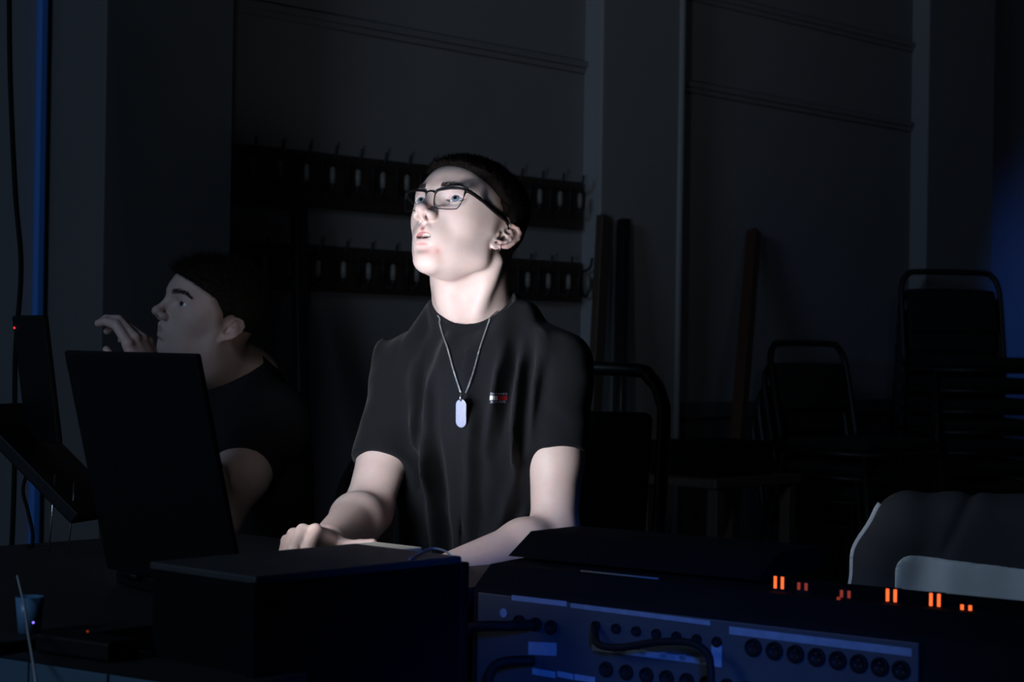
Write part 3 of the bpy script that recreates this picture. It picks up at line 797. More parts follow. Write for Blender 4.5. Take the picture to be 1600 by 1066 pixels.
def surf(S, P0, D, t0, t1, n=60):
    """first crossing of the surface along rays P0 + t D (arrays), None where missed"""
    P0 = np.atleast_2d(P0).astype(float); D = np.atleast_2d(D).astype(float)
    if len(D) == 1: D = np.repeat(D, len(P0), 0)
    T = np.full(len(P0), t0); prev = S.at(P0 + T[:, None] * D); res = np.full(len(P0), np.nan)
    for i in range(1, n + 1):
        t = t0 + (t1 - t0) * i / n; cur = S.at(P0 + t * D)
        hit = np.isnan(res) & (prev > 0) & (cur <= 0)
        res[hit] = t - (t1 - t0) / n * (-cur[hit] / (prev[hit] - cur[hit])); prev = cur
    return P0 + res[:, None] * D

def hair_shell(H, full, ymax, top, side, seed):
    """short hair as a layer over the skull that dips under the skin outside the hairline"""
    S = Sdf(); skull(S, H, full)
    zs, ys = zip(*ymax)
    def depth(q):
        x, y, z = np.abs(q[..., 0]), q[..., 1], q[..., 2]
        g = y - np.interp(z, zs, ys) + 0.10 * np.maximum(x - 4.5, 0) ** 2 * (z > 5)
        zmin = np.interp(y, [-8, -6, -4.4, -3.2, 0.4, 0.6], [-5.6, -5.0, -4.0, -3.0, 0.2, 0.2])
        g = np.maximum(g, zmin - z)
        ear = 1.0 - np.sqrt(((y + 0.9) / 1.1) ** 2 + ((z + 0.2) / 2.2) ** 2)
        g = np.maximum(g, np.where(x > 4.5, ear * 2.0, -9))
        return g
    def disp(P):
        q = H.to(P); g = depth(q)
        f = np.clip(-g / 3.0, 0, 1); f = f * f * (3 - 2 * f)
        up = np.clip((q[..., 2] - 4.5) / 4.0, 0, 1)
        t = side + (top - side) * up
        n = vnoise(q * 1.3 + seed) - 0.5; n2 = vnoise(q * np.array([5, 2.2, 5], np.float32) + seed) - 0.5
        t = t * (1 + 0.35 * n * up + 0.45 * n2 * up)
        return (-(t * f) + 0.22 * (1 - f)) * 0.01
    S.fn(disp, H.w((0, 0, 0)), 0.3, 0, '~')
    S.fn(lambda P: (depth(H.to(P)) - 0.7) * 0.006, H.w((0, 0, 0)), 0.3, 0.004, '&')
    return S, depth

def hair_strands(name, V, H, depth, n, length, comb, material, parent, seed, spread=0.35, up_only=False):
    rng = np.random.RandomState(seed)
    q = H.to(V.astype(np.float32)); g = depth(q); ok = np.nonzero((g < 0.05) & ((q[:, 2] > 6.0) if up_only else (q[:, 2] > -9)))[0]
    idx = rng.choice(ok, n); p = q[idx].astype(float); c = np.array([0, -0.8, 3.5])
    nrm = p - c; nrm /= np.linalg.norm(nrm, axis=1, keepdims=True)
    d = nrm * 0.75 + comb(p) + rng.normal(0, spread, p.shape)
    A = np.array(H.A, float); dw = d @ A.T; pw = V[idx].astype(float) - (nrm @ A.T) * 0.0015
    up = np.clip((p[:, 2] - 4.5) / 4.0, 0.0, 1)
    ln = (length[0] + (length[1] - length[0]) * up) * rng.uniform(0.6, 1.2, n) * np.clip(-g[idx] / 1.5, 0.35, 1)
    return tag(strands(name, pw, dw, ln, 0.00038, material, parent, 3, rng), kind='stuff')

# hair, brows, teeth
HS, dep1 = hair_shell(H1, -0.25, [(-6, 1.2), (1, 1.4), (4, 2.2), (5.5, 4.0), (7.0, 6.2), (8.2, 8.0), (9.2, 12), (12, 14)], 1.0, 0.32, 3.0)
set_tint(person1, face_tint(V1, H1, True, dep1))
hair1, HV = sdf_object('hair', HS, HO - 0.17, HO + 0.17, 0.0024, MT['hair'], person1, it=1)
hair_strands('hair_strands', HV, H1, dep1, 9000, (0.003, 0.007), lambda p: np.stack([0 * p[:, 0], 0.7 + 0 * p[:, 0], -0.5 * (p[:, 2] < 5)], -1), MT['hair'], person1, 5)
def eyebrow(S, H, sg, parent, n, arc, lens, material, seed):
    rng = np.random.RandomState(seed); u = rng.rand(n); w_ = rng.normal(0, 1, n)
    xs, zs, th = arc
    x = np.interp(u, [0, 0.5, 1], xs) * sg; z = np.interp(u, [0, 0.35, 0.7, 1], zs) + w_ * np.interp(u, [0, 0.3, 1], th)
    P = np.stack([H.w((a, 12.0, b)) for a, b in zip(x, z)]); D = H.w((0, -1, 0)) - H.w((0, 0, 0)); D /= np.linalg.norm(D)
    Q = surf(S, P, D[None], 0.0, 0.09, 90); ok = ~np.isnan(Q[:, 0]); Q = Q[ok]; x = x[ok]; u = u[ok]
    d = np.stack([np.full(len(Q), 0.9 * sg), 0.35 - 0.35 * u, 0.25 - 0.55 * u], -1) + rng.normal(0, 0.14, (len(Q), 3))
    d[:, 1] -= 0.35
    dw = d @ np.array(H.A, float).T
    return strands('eyebrow', Q + 0.0003 * (H.w((0, 1, 0)) - H.w((0, 0, 0))) * 100, dw, lens * rng.uniform(0.6, 1.1, len(Q)), 0.00026, material, parent, 2, rng)
for sg in (1, -1):
    eyebrow(B, H1, sg, person1, 260, ((1.5, 3.2, 5.1), (4.2, 4.6, 4.8, 4.4), (0.24, 0.20, 0.09)), 0.0065, MT['brow'], 11 + sg)
tm = MB()
for i in range(-3, 4):
    a = i * 0.26; c = H1.w((math.sin(a) * 2.1, 6.2 + 2.1 * math.cos(a), -3.55)); ax = np.array([H1.w((math.cos(a), -math.sin(a), 0)) - H1.w((0, 0, 0)), H1.w((math.sin(a), math.cos(a), 0)) - H1.w((0, 0, 0)), H1.w((0, 0, 1)) - H1.w((0, 0, 0))]).T * 100
    tm.box(c, (0.0026, 0.0015, 0.0042), ax, 0.0009)
tm.build('teeth', MT['lip'], person1, True)

# t-shirt
def shirt(ops, name, lo, hi, material, parent, h=0.003):
    o, V = sdf_object(name, ops, lo, hi, h, material, parent, it=1, w=0.4); return o
SH = Sdf(); SH.slack = 0.022
SH.ell(T1, (0, 0.012, 0.925), (0.140, 0.105, 0.17))
SH.cap(WORLD, at(692, 501, 3.012), shR + np.array([0.016, 0, 0.008]), 0.020, 0.044, 0.03)
SH.cap(WORLD, at(780, 484, 3.02), shL + np.array([-0.014, 0, 0.012]), 0.024, 0.044, 0.03)
SH.ell(T1, (-0.004, 0.005, 0.74), (0.122, 0.102, 0.20), 0.05)
SH.cap(WORLD, neckB + np.array([0, 0.0, -0.012]), shR, 0.050, 0.049, 0.04)
SH.cap(WORLD, neckB + np.array([0, 0.0, -0.012]), shL, 0.050, 0.051, 0.04)
def sleeve(S, sh, hem, el, r0, r1, ra, k):
    """short sleeve: cut square at the hem and hollow round the arm"""
    f32 = lambda v: np.asarray(v, np.float32)
    n = (hem - sh) / np.linalg.norm(hem - sh); Ls = float(np.linalg.norm(hem - sh)); a0, n0, h0 = f32(sh), f32(n), f32(hem)
    ab = f32(el - sh); L2 = float((ab * ab).sum())
    def f(P):
        q = P - a0; t = np.clip(q @ n0, 0, Ls + 0.04); d = np.sqrt(((q - t[..., None] * n0) ** 2).sum(-1)) - (r0 + (r1 - r0) * t / Ls)
        pl = (P - h0) @ n0
        return smax(d, pl, 0.003)
    S.fn(f, (sh + hem) / 2, Ls / 2 + max(r0, r1), k)
sleeve(SH, shR, hemR, elR, 0.050, 0.0465, 0.0415, 0.035)
sleeve(SH, shL, hemL, elL, 0.052, 0.0475, 0.0415, 0.035)
# folds
def folds(P):
    q = T1.to(P); l, f, z = q[..., 0], q[..., 1], q[..., 2]
    fr = np.clip(f / 0.05 + 0.6, 0, 1)
    wv = vnoise(np.stack([l * 3 + 9, f * 2, z * 3], -1))
    a = vnoise(np.stack([l * 42 + wv * 5 + 3.7 + (z - 0.9) * 5 * np.sign(l), f * 14, z * 5.0 + 1.3], -1)) - 0.5
    b = vnoise(np.stack([l * 20 + 4.7 + wv * 3, f * 10, z * 12 + wv * 6], -1)) - 0.5
    lowz = np.clip((0.80 - z) / 0.12, 0, 1)
    c = vnoise(np.stack([l * 14 + 1.7, f * 14, z * 42 + wv * 8], -1)) - 0.5
    a = np.sign(a) * np.abs(a * 2) ** 0.8 * 0.5
    d = (0.026 * a + 0.011 * b) * (1 - 0.4 * lowz) + lowz * 0.022 * c
    sd = np.full(l.shape, 1.0, np.float32)
    for s0, h0 in ((shR, hemR), (shL, hemL)):
        s1_, ab_ = s0.astype(np.float32), (h0 - s0).astype(np.float32); qq = P - s1_; tt_ = np.clip((qq @ ab_) / (ab_ @ ab_), 0.25, 1.3); sd = np.minimum(sd, np.sqrt(((qq - tt_[..., None] * ab_) ** 2).sum(-1)))
    keep_ = 1 - 0.88 * np.clip((0.066 - sd) / 0.012, 0, 1)
    slc = vnoise(np.stack([l * 30 + f * 20, f * 18, z * 38 + l * 30], -1)) - 0.5
    # long creases running from the shoulders towards the middle
    for (l0, z0, l1, z1, wd, am) in ((-0.085, 1.01, -0.070, 0.90, 0.010, 0.006), (-0.060, 1.00, -0.035, 0.74, 0.010, 0.006), (0.055, 1.04, 0.040, 0.90, 0.009, 0.007), (0.080, 1.05, 0.082, 0.86, 0.009, 0.008), (0.105, 1.02, 0.10, 0.82, 0.010, 0.008), (-0.055, 0.90, -0.030, 0.70, 0.010, 0.008), (0.085, 0.86, 0.03, 0.70, 0.011, 0.007), (0.02, 0.95, 0.01, 0.72, 0.010, 0.005)):
        t = np.clip((z - z0) / (z1 - z0), 0, 1); lc = l0 + (l1 - l0) * t
        fade = np.clip((z0 - z) / 0.05 + 0.5, 0, 1) * np.clip((z - z1) / 0.05 + 0.5, 0, 1)
        am = am * 2.4; wd = wd * 0.8
        d = d + am * np.exp(-((l - lc) / wd) ** 2) * fade * fr - am * 0.6 * np.exp(-((l - lc - 0.017) / wd) ** 2) * fade * fr
    return -(d * keep_ + (1 - keep_) * 0.0045 * (slc + 0.35))
SH.fn(folds, T1.w((0, 0, 0.85)), 0.45, 0.0, '~')
# collar: opening cut along a tilted plane, with a thicker ribbed band below it
c_l, c_r, c_f = at(677, 477, 2.985), at(790, 463, 2.995), at(724, 512, 2.93)
cn = np.cross(c_r - c_l, c_f - c_l); cn /= np.linalg.norm(cn); cn = cn if cn[2] > 0 else -cn
cc_ = (c_l + c_r) / 2
SH.cap(WORLD, neckB + np.array([0, 0, -0.04]), cc_ + cn * 0.02, 0.066, 0.0615, 0.012)
def band(P):
    q = P - cc_.astype(np.float32); t = q @ cn.astype(np.float32); rad = np.sqrt(np.maximum((q * q).sum(-1) - t * t, 0))
    return -0.0022 * np.clip((t + 0.020) / 0.003, 0, 1) * np.clip((0.080 - rad) / 0.012, 0, 1)
SH.fn(band, cc_, 0.085, 0.0, '~')
def neck_plane(P):
    q = P - cc_.astype(np.float32); t = q @ cn.astype(np.float32); rad = np.sqrt(np.maximum((q * q).sum(-1) - t * t, 0))
    return t - np.maximum(rad - 0.068, 0) * 3
SH.fn(neck_plane, cc_, 0.13, 0.003, '&')
SH.cap(WORLD, neckB + np.array([0, 0, -0.05]), at(730, 430, 3.0), 0.0568, 0.0570, 0.004, '-')
shirt1 = shirt(SH, 't_shirt', np.array([-0.30, 2.80, 0.52]), np.array([0.20, 3.16, 1.20]), MT['cotton'], person1, 0.0034)
BV1 = BVHTree.FromObject(shirt1, bpy.context.evaluated_depsgraph_get())
def on_shirt(px, py, off=0.0):
    d = Vector(at(px, py, 3.0) - CAM).normalized(); hit = BV1.ray_cast(Vector(CAM), d)
    if hit[0] is None: return at(px, py, 2.9), -FW
    n = np.array(hit[1]); n = n if np.dot(n, -FW) > 0 else -n
    return np.array(hit[0]) + n * off, n

# lower body: jeans and shoes, mostly behind the desk
JN = Sdf()
hipR, hipL = tp(-0.085, 0.0, 0.60), tp(0.085, 0.0, 0.60)
knR, knL = tp(-0.14, 0.36, 0.56), tp(0.15, 0.36, 0.56)
ftR, ftL = tp(-0.16, 0.20, 0.08), tp(0.17, 0.20, 0.08)
JN.ell(WORLD, tp(0, -0.02, 0.63), (0.15, 0.125, 0.115))
for h_, k_, f_ in ((hipR, knR, ftR), (hipL, knL, ftL)):
    JN.cap(WORLD, h_, k_, 0.080, 0.062, 0.04); JN.cap(WORLD, k_, f_, 0.060, 0.050, 0.03)
sdf_object('jeans', JN, np.array([-0.36, 2.45, 0.02]), np.array([0.26, 3.25, 0.80]), 0.010, MT['denim'], person1)
for f_ in (ftR, ftL):
    Sx = Sdf(); Sx.cap(WORLD, f_ + np.array([0, 0, -0.03]), f_ + tF * 0.14 + np.array([0, 0, -0.045]), 0.045, 0.035); Sx.cap(WORLD, f_, f_ + np.array([0, 0, -0.03]), 0.042, 0.045, 0.02)
    Sx.fn(lambda P: 0.002 - P[..., 2], f_, 0.4, 0, '&')
    sdf_object('shoe', Sx, f_ - 0.22, f_ + 0.22, 0.008, MT['shoe'], person1)

# chest badge
def text_mesh(body, size, extrude=0.0):
    cu = bpy.data.curves.new('txt', 'FONT'); cu.body = body; cu.size = size; cu.align_x = 'CENTER'; cu.align_y = 'CENTER'; cu.space_character = 1.15
    cu.resolution_u = 3; cu.extrude = extrude
    o = bpy.data.objects.new('txt', cu); COL.objects.link(o); dg = bpy.context.evaluated_depsgraph_get()
    me = bpy.data.meshes.new_from_object(o.evaluated_get(dg)); bpy.data.objects.remove(o); bpy.data.curves.remove(cu); return me
def drape(name, verts2d, faces, origin_px, ax_u, ax_v, off, material, parent):
    """flat outline (metres, u right v up as worn) laid on the shirt around the point seen at origin_px"""
    c, n = on_shirt(*origin_px); vs = []
    for u, v in verts2d:
        p = c + ax_u * u + ax_v * v; d = Vector(-tF); hit = BV1.ray_cast(Vector(p + tF * 0.05), d)
        q = np.array(hit[0]) if hit[0] is not None else p
        vs.append(q + tF * off)
    return MB().add(vs, faces).build(name, material, parent)
def grid(u0, u1, v0, v1, n, m):
    vs = [(u0 + (u1 - u0) * i / n, v0 + (v1 - v0) * j / m) for j in range(m + 1) for i in range(n + 1)]
    return vs, [(j * (n + 1) + i, j * (n + 1) + i + 1, (j + 1) * (n + 1) + i + 1, (j + 1) * (n + 1) + i) for j in range(m) for i in range(n)]
bu_ = tL * math.cos(math.radians(-3)) + tU * math.sin(math.radians(-3)); bv_ = tU
bpx = (778, 622)
badge = drape('chest_badge', *grid(-0.0092, 0.0092, -0.0086, 0.0086, 8, 6), bpx, bu_, bv_, 0.0014, MT['navy'], person1)
badge['label'] = 'small navy badge with a white and red flag'
drape('flag_white', *grid(-0.0084, 0.0, -0.0032, 0.0032, 4, 3), bpx, bu_, bv_, 0.0022, MT['white'], badge)
drape('flag_red', *grid(0.0, 0.0084, -0.0032, 0.0032, 4, 3), bpx, bu_, bv_, 0.0022, MT['red'], badge)
for body, dv in (('TOMMY', 0.0058), ('JEANS', -0.0058)):
    me = text_mesh(body, 0.0045)
    drape('lettering', [(v.co.x, v.co.y + dv) for v in me.vertices], [tuple(p.vertices) for p in me.polygons], bpx, bu_, bv_, 0.0024, MT['white'], badge)

# necklace with a dog tag
neck = thing('necklace', on_shirt(724, 640)[0], 'fine silver chain with a rounded dog tag pendant on the black t-shirt', 'necklace')
pathL = [(686, 497), (690, 512), (700, 548), (711, 585), (721, 617)]
pathR = [(766, 498), (763, 508), (750, 545), (738, 585), (727, 617)]
def chain_pts(path):
    out = []
    for c in smooth_path([(a, b, 0) for a, b in path], 10):
        p, n = on_shirt(c[0], c[1], 0.0022)
        if p[2] > 1.088: p = p * 1.0
        out.append(p)
    for _ in range(4): out = [out[0]] + [(out[i-1] + out[i] * 2 + out[i+1]) / 4 for i in range(1, len(out) - 1)] + [out[-1]]
    return [p - np.array([0, 0.0015, 0]) for p in out]
links = MB()
def lay_links(pts):
    pts = np.array(pts); seg = np.linalg.norm(np.diff(pts, axis=0), axis=1); cum = np.concatenate([[0], np.cumsum(seg)]); n = int(cum[-1] / 0.0030)
    for i in range(n):
        s_ = (i + 0.5) * 0.0030; p = np.array([np.interp(s_, cum, pts[:, k]) for k in range(3)]); p2 = np.array([np.interp(s_ + 0.001, cum, pts[:, k]) for k in range(3)])
        t = p2 - p; t /= np.linalg.norm(t); s0 = np.cross(t, FW); s0 /= np.linalg.norm(s0); s1_ = np.cross(t, s0)
        a = s0 * 0.8 + s1_ * (0.6 if i % 2 else -0.6); a /= np.linalg.norm(a)
        ringp = [p + t * 0.0020 * math.cos(2 * math.pi * k / 7) + a * 0.0011 * math.sin(2 * math.pi * k / 7) for k in range(7)]
        links.tube(ringp, 0.00045, 4, True)
cl, cr_ = chain_pts(pathL), chain_pts(pathR)
nb_ = [H1.w((0, 0, 0))]
e1 = c_r - c_l; e1 /= np.linalg.norm(e1); e2 = np.cross(cn, e1); e2 = e2 if e2[1] > 0 else -e2
backc = [cl[0]] + [cc_ - cn * 0.016 + 0.0615 * (e1 * math.cos(a) + e2 * math.sin(a)) for a in np.linspace(math.pi * 0.94, math.pi * 0.06, 9)] + [cr_[0]]
lay_links(cl); lay_links(cr_); lay_links(smooth_path(backc, 6))
links.build('chain', MT['silver'], neck, True)
pc, pn = on_shirt(724, 647, 0.004)
tu = np.array([-0.005, -0.10, 0.995]); tu /= np.linalg.norm(tu); tn = tF * 0.93 + tL * -0.2 + np.array([0, 0, 0.10]); tn -= tu * np.dot(tn, tu); tn /= np.linalg.norm(tn); tr = np.cross(tn, tu)
pc = pc + tF * 0.008
def tag_plate():
    w_, h_ = 0.0088, 0.0212; out = []
    for cx_, cy_, a0 in ((0, h_ - w_, 0), (0, -(h_ - w_), math.pi)):
        out += [(cx_ + w_ * math.cos(a0 + math.pi * k / 12), cy_ + w_ * math.sin(a0 + math.pi * k / 12)) for k in range(13)]
    n = len(out); vs = []
    for z, sc in ((-0.0008, 0.94), (-0.0005, 1.0), (0.0005, 1.0), (0.0008, 0.94)): vs += [pc + tr * x * sc + tu * y * sc + tn * z for x, y in out]
    fs = [(i * n + k, i * n + (k + 1) % n, (i + 1) * n + (k + 1) % n, (i + 1) * n + k) for i in range(3) for k in range(n)]
    fs += [tuple(range(n))[::-1], tuple(3 * n + k for k in range(n))]; return MB().add(vs, fs)
tg = tag_plate().build('dog_tag', MT['tag'], neck)
MB().tube([pc + tu * 0.0175 + tn * 0.003 * math.cos(a) + tu * (0.0055 + 0.0042 * math.sin(a)) for a in np.linspace(0, 2 * math.pi, 14)[:-1]], [0.0016] * 13, 6, True).build('bail', MT['silver'], neck, True)

# glasses
gl = thing('eyeglasses', H1.w((0, 10.3, 2.6)), 'dark half-rimmed rectangular eyeglasses worn by the brightly lit person', 'glasses')
def gpt(x, z, sg):
    """point of the spectacle front: slightly wrapped and tilted plane"""
    return H1.w((x * sg, 9.75 - 0.03 * x * x + 0.10 * (z - 2.6), z - 0.75))
def lens_outline(sg):
    x0, x1, zt, zb = 0.85, 5.95, 4.05, 1.05; o = []
    for cx_, cz_, a0, r in ((x1 - 0.55, zt - 0.45, 90, 0.5), (x0 + 0.45, zt - 0.5, 0, 0.45)): pass
    P = [(x0 + 0.05, 3.5), (x0 + 0.35, 3.95), (x0 + 1.5, 4.2), (3.6, 4.38), (5.2, 4.45), (x1 - 0.05, 4.3), (x1 + 0.02, 3.8), (x1 - 0.18, 2.5), (x1 - 0.65, 1.35), (x1 - 1.2, 1.08), (3.2, 1.0), (x0 + 0.85, 1.15), (x0 + 0.3, 1.6), (x0 + 0.05, 2.5)]
    q = smooth_path([(a, 0, b) for a, b in P] + [(P[0][0], 0, P[0][1])], 4)[:-1]
    return [gpt(a[0], a[2], sg) for a in q]
lensm = bpy.data.materials.new('spectacle_lens'); lensm.use_nodes = True
nt = lensm.node_tree; nt.nodes.remove(nt.nodes['Principled BSDF'])
tr_ = nt.nodes.new('ShaderNodeBsdfTransparent'); tr_.inputs[0].default_value = (0.94, 0.95, 0.97, 1); gg = nt.nodes.new('ShaderNodeBsdfGlossy'); gg.inputs['Roughness'].default_value = 0.02
ms = nt.nodes.new('ShaderNodeMixShader')
ms.inputs[0].default_value = 0.05; nt.links.new(tr_.outputs[0], ms.inputs[1]); nt.links.new(gg.outputs[0], ms.inputs[2]); nt.links.new(ms.outputs[0], nt.nodes['Material Output'].inputs['Surface'])
for sg in (1, -1):
    o = lens_outline(sg); n = len(o)
    MB().add([p for p in o] + [np.mean(o, 0) + (H1.w((0, 0.12, 0)) - H1.w((0, 0, 0)))], [(i, (i + 1) % n, n) for i in range(n)]).build('lens', lensm, gl, True)
    zz = [H1.to(np.array(p, np.float32))[2] + 0.75 for p in o]
    rad = [0.00075 + 0.0013 * float(np.clip((z - 3.2) / 0.6, 0, 1)) for z in zz]
    MB().tube(o, rad, 8, True).build('rim', MT['frame'], gl, True)
    tmp = [gpt(5.85, 4.2, sg), H1.w((6.5 * sg, 8.0, 3.45)), H1.w((6.85 * sg, 5.5, 3.25)), H1.w((7.2 * sg, 2.5, 2.8)), H1.w((7.2 * sg, 0.6, 2.75)), H1.w((6.95 * sg, -1.2, 2.6)), H1.w((6.75 * sg, -3.0, 0.8))]
    MB().tube(smooth_path(tmp, 6), [0.0030] * 12 + [0.0024] * 25, 8).build('temple', MT['frame'], gl, True)
    MB().tube(smooth_path([gpt(0.95, 2.9, sg), H1.w((0.95 * sg, 9.1, 1.9)), H1.w((0.95 * sg, 9.0, 1.4))], 4), 0.0006, 6).lathe(H1.w((0.95 * sg, 9.0, 1.3)), [(0.0005, -0.003), (0.0022, -0.0015), (0.0025, 0.0015), (0.0005, 0.004)], 8).build('nose_pad', MT['silver'], gl, True)
MB().tube(smooth_path([gpt(0.95, 3.6, 1), H1.w((0.4, 9.9, 3.1)), H1.w((-0.4, 9.9, 3.1)), gpt(0.95, 3.6, -1)], 5), 0.0016, 8).build('bridge', MT['frame'], gl, True)
# earrings
EF = ear_frame(H1, 1)
MB().lathe(EF.w((0.75, -2.0, 0.42)), [(0.0003, -0.0010), (0.0012, -0.0004), (0.0013, 0.0006), (0.0004, 0.0012)], 10, EF.w((0, 0, 1)) - EF.w((0, 0, 0))).build('ear_stud', MT['frame'], person1, True)
ec = EF.w((1.75, -2.1, 0.15))
MB().tube([ec + 0.0040 * (np.array([0, 0, 1.0]) * math.cos(a) + (EF.w((0, 0, 1)) - EF.w((0, 0, 0))) * 95 * math.sin(a)) for a in np.linspace(0, 2 * math.pi, 17)[:-1]], 0.00045, 6, True).build('ear_hoop', MT['silver'], person1, True)
# ============================================== the person behind, in the dark
H2O = at(326, 502, 3.6)
H2 = Frame(H2O, head_axes(55, 11, -14), 0.0097)
UY = math.radians(62)
uF = np.array([-math.sin(UY), -math.cos(UY), 0]); uL = np.array([math.cos(UY), -math.sin(UY), 0])
UC = np.array([-0.525, 3.72, 0.0])
T2 = Frame(UC, [uL, uF, tU])
def up_(l, f, z): return UC + uL * l + uF * f + np.array([0, 0, z])
sh2R, sh2L = up_(-0.165, 0.0, 0.905), up_(0.165, 0.0, 0.905)
el2L, wr2L = at(338, 812, 3.36), at(244, 602, 3.22)
el2R, wr2R = up_(-0.22, 0.12, 0.66), up_(-0.10, 0.27, 0.60)
neck2 = up_(0.0, -0.005, 0.975)
B2 = Sdf(); head(B2, H2, 0.35, 0.0, 0.72)
B2.chain(WORLD, [H2.w((0, -2.4, -0.5)), H2.w((0, -1.2, -6.0)), neck2], [0.056, 0.058, 0.062], 0.025)
B2.ell(H2, (0, 3.2, -6.6), (4.0, 3.6, 2.4), 2.5)
B2.chain(WORLD, [neck2, up_(0, 0, 0.80), up_(0, 0, 0.55)], [0.06, 0.11, 0.12], 0.05)
B2.cap(WORLD, neck2 + np.array([0, 0, -0.03]), sh2R, 0.035, 0.045, 0.03); B2.cap(WORLD, neck2 + np.array([0, 0, -0.03]), sh2L, 0.035, 0.045, 0.03)
for sh, el, wr in ((sh2R, el2R, wr2R), (sh2L, el2L, wr2L)):
    B2.chain(WORLD, [sh, sh * 0.45 + el * 0.55, el], [0.054, 0.050, 0.042], 0.02)
    B2.chain(WORLD, [el, el * 0.7 + wr * 0.3, wr], [0.041, 0.043, 0.028], 0.025)
hand_ops(B2, wr2L, (0.4, -0.9, 0.2), (-0.38, -0.05, 0.92), (0.75, -0.55, 0.30),
         [(22, 38, 22, -8), (28, 42, 25, -2), (34, 45, 25, 4), (40, 45, 25, 10)],
         [(2.0, 1.8, -0.8), (4.2, 4.2, -1.6), (4.9, 6.8, -2.4), (4.8, 9.0, -3.2)], 0.95)
hand_ops(B2, wr2R, (1, 0, 0.2), uF + np.array([0, 0, -0.1]), (0, 0, 1),
         [(20, 25, 15, -3), (20, 28, 15, 0), (22, 28, 15, 3), (24, 28, 15, 8)],
         [(2.0, 1.6, -0.6), (3.8, 4.0, -1.0), (4.4, 6.6, -1.1), (4.6, 8.8, -1.1)], 0.95)
SKIN2 = skin_material('ruddy_skin', (0.56, 0.40, 0.35), 0.15)
h2 = H2O
person2, V2 = sdf_object('person', B2, np.array([-1.12, 3.0, 0.42]), np.array([-0.28, 3.92, 1.30]), 0.0045, SKIN2, None,
                         (((h2[0] - 0.13, h2[0] + 0.10, 0.0021),), ((h2[1] - 0.12, h2[1] + 0.06, 0.0021),), ((h2[2] - 0.08, h2[2] + 0.09, 0.0021),)), 1, 0.35)
tag(person2, 'dimly lit person in a black t-shirt at the left, one hand raised before the face', 'person')
eyeballs(H2, (0.15, 0.96, 0.12), person2, (0.05, 0.05, 0.06))
HS2, dep2 = hair_shell(H2, 0.35, [(-6, 1.0), (-1, 1.4), (3, 2.4), (5.0, 4.2), (6.3, 6.6), (7.2, 8.6), (8.2, 12), (12, 14)], 0.75, 0.5, 11.0)
set_tint(person2, face_tint(V2, H2, False, dep2))
hair2, HV2 = sdf_object('hair', HS2, H2O - 0.17, H2O + 0.17, 0.003, MT['hair2'], person2)
hair_strands('hair_strands', HV2, H2, dep2, 7000, (0.006, 0.020), lambda p: np.stack([0.2 * p[:, 0] / 5, 0.8 + 0 * p[:, 0], -0.55 * (p[:, 2] < 6) - 0.15], -1), MT['hair2'], person2, 9, 0.3)
for sg in (1, -1):
    eyebrow(B2, H2, sg, person2, 420, ((1.3, 3.2, 5.4), (4.2, 4.65, 4.9, 4.4), (0.30, 0.26, 0.12)), 0.008, MT['brow'], 31 + sg)
S2 = Sdf()
S2.ell(T2, (0, 0.01, 0.80), (0.185, 0.145, 0.20)); S2.ell(T2, (0, 0.02, 0.62), (0.175, 0.150, 0.20), 0.06)
S2.cap(WORLD, neck2 + np.array([0, 0, -0.02]), sh2R, 0.066, 0.064, 0.05); S2.cap(WORLD, neck2 + np.array([0, 0, -0.02]), sh2L, 0.066, 0.066, 0.05)
S2.cap(WORLD, neck2 + np.array([0, 0, -0.03]), H2.w((0, -2.0, -6.2)), 0.075, 0.070, 0.03)
sleeve(S2, sh2L, sh2L + (el2L - sh2L) * 0.52, el2L, 0.067, 0.060, 0.0535, 0.03)
sleeve(S2, sh2R, sh2R + (el2R - sh2R) * 0.55, el2R, 0.067, 0.060, 0.0535, 0.03)
def folds2(P):
    q = T2.to(P); wv = vnoise(q * 4 + 3); a = vnoise(np.stack([q[..., 0] * 16 + wv * 4, q[..., 1] * 16, q[..., 2] * 7 + wv * 3], -1)) - 0.5
    return -0.016 * a
S2.fn(folds2, T2.w((0, 0, 0.75)), 0.6, 0.0, '~')
ck, cp = H2.w((0, 0.5, -7.2)), neck2
f2, b2 = at(316, 616, 3.57), at(388, 574, 3.69)
pn2 = np.cross(uL, b2 - f2); pn2 /= np.linalg.norm(pn2); pn2 = pn2 if pn2[2] > 0 else -pn2; pc2 = (f2 + b2) / 2
def neck_plane2(P):
    q = P - pc2.astype(np.float32); t = q @ pn2.astype(np.float32); rad = np.sqrt(np.maximum((q * q).sum(-1) - t * t, 0)); return t - np.maximum(rad - 0.085, 0) * 3
S2.fn(neck_plane2, pc2, 0.14, 0.004, '&')
S2.chain(WORLD, [neck2 + np.array([0, 0, -0.03]), H2.w((0, -1.2, -6.0)), H2.w((0, -2.4, -0.5))], [0.066, 0.0625, 0.06], 0.004, '-')
sdf_object('t_shirt', S2, np.array([-0.90, 3.36, 0.40]), np.array([-0.22, 4.02, 1.13]), 0.0045, MT['cotton2'], person2, it=2, w=0.5)
J2 = Sdf(); J2.ell(WORLD, up_(0, 0.0, 0.52), (0.19, 0.17, 0.12))
for s_ in (-1, 1):
    k_ = up_(0.13 * s_, 0.44, 0.50); f_ = up_(0.14 * s_, 0.40, 0.09)
    J2.cap(WORLD, up_(0.10 * s_, 0, 0.50), k_, 0.09, 0.068, 0.04); J2.cap(WORLD, k_, f_, 0.064, 0.052, 0.03)
sdf_object('jeans', J2, np.array([-1.25, 3.1, 0.03]), np.array([-0.25, 4.1, 0.70]), 0.012, MT['denim'], person2)
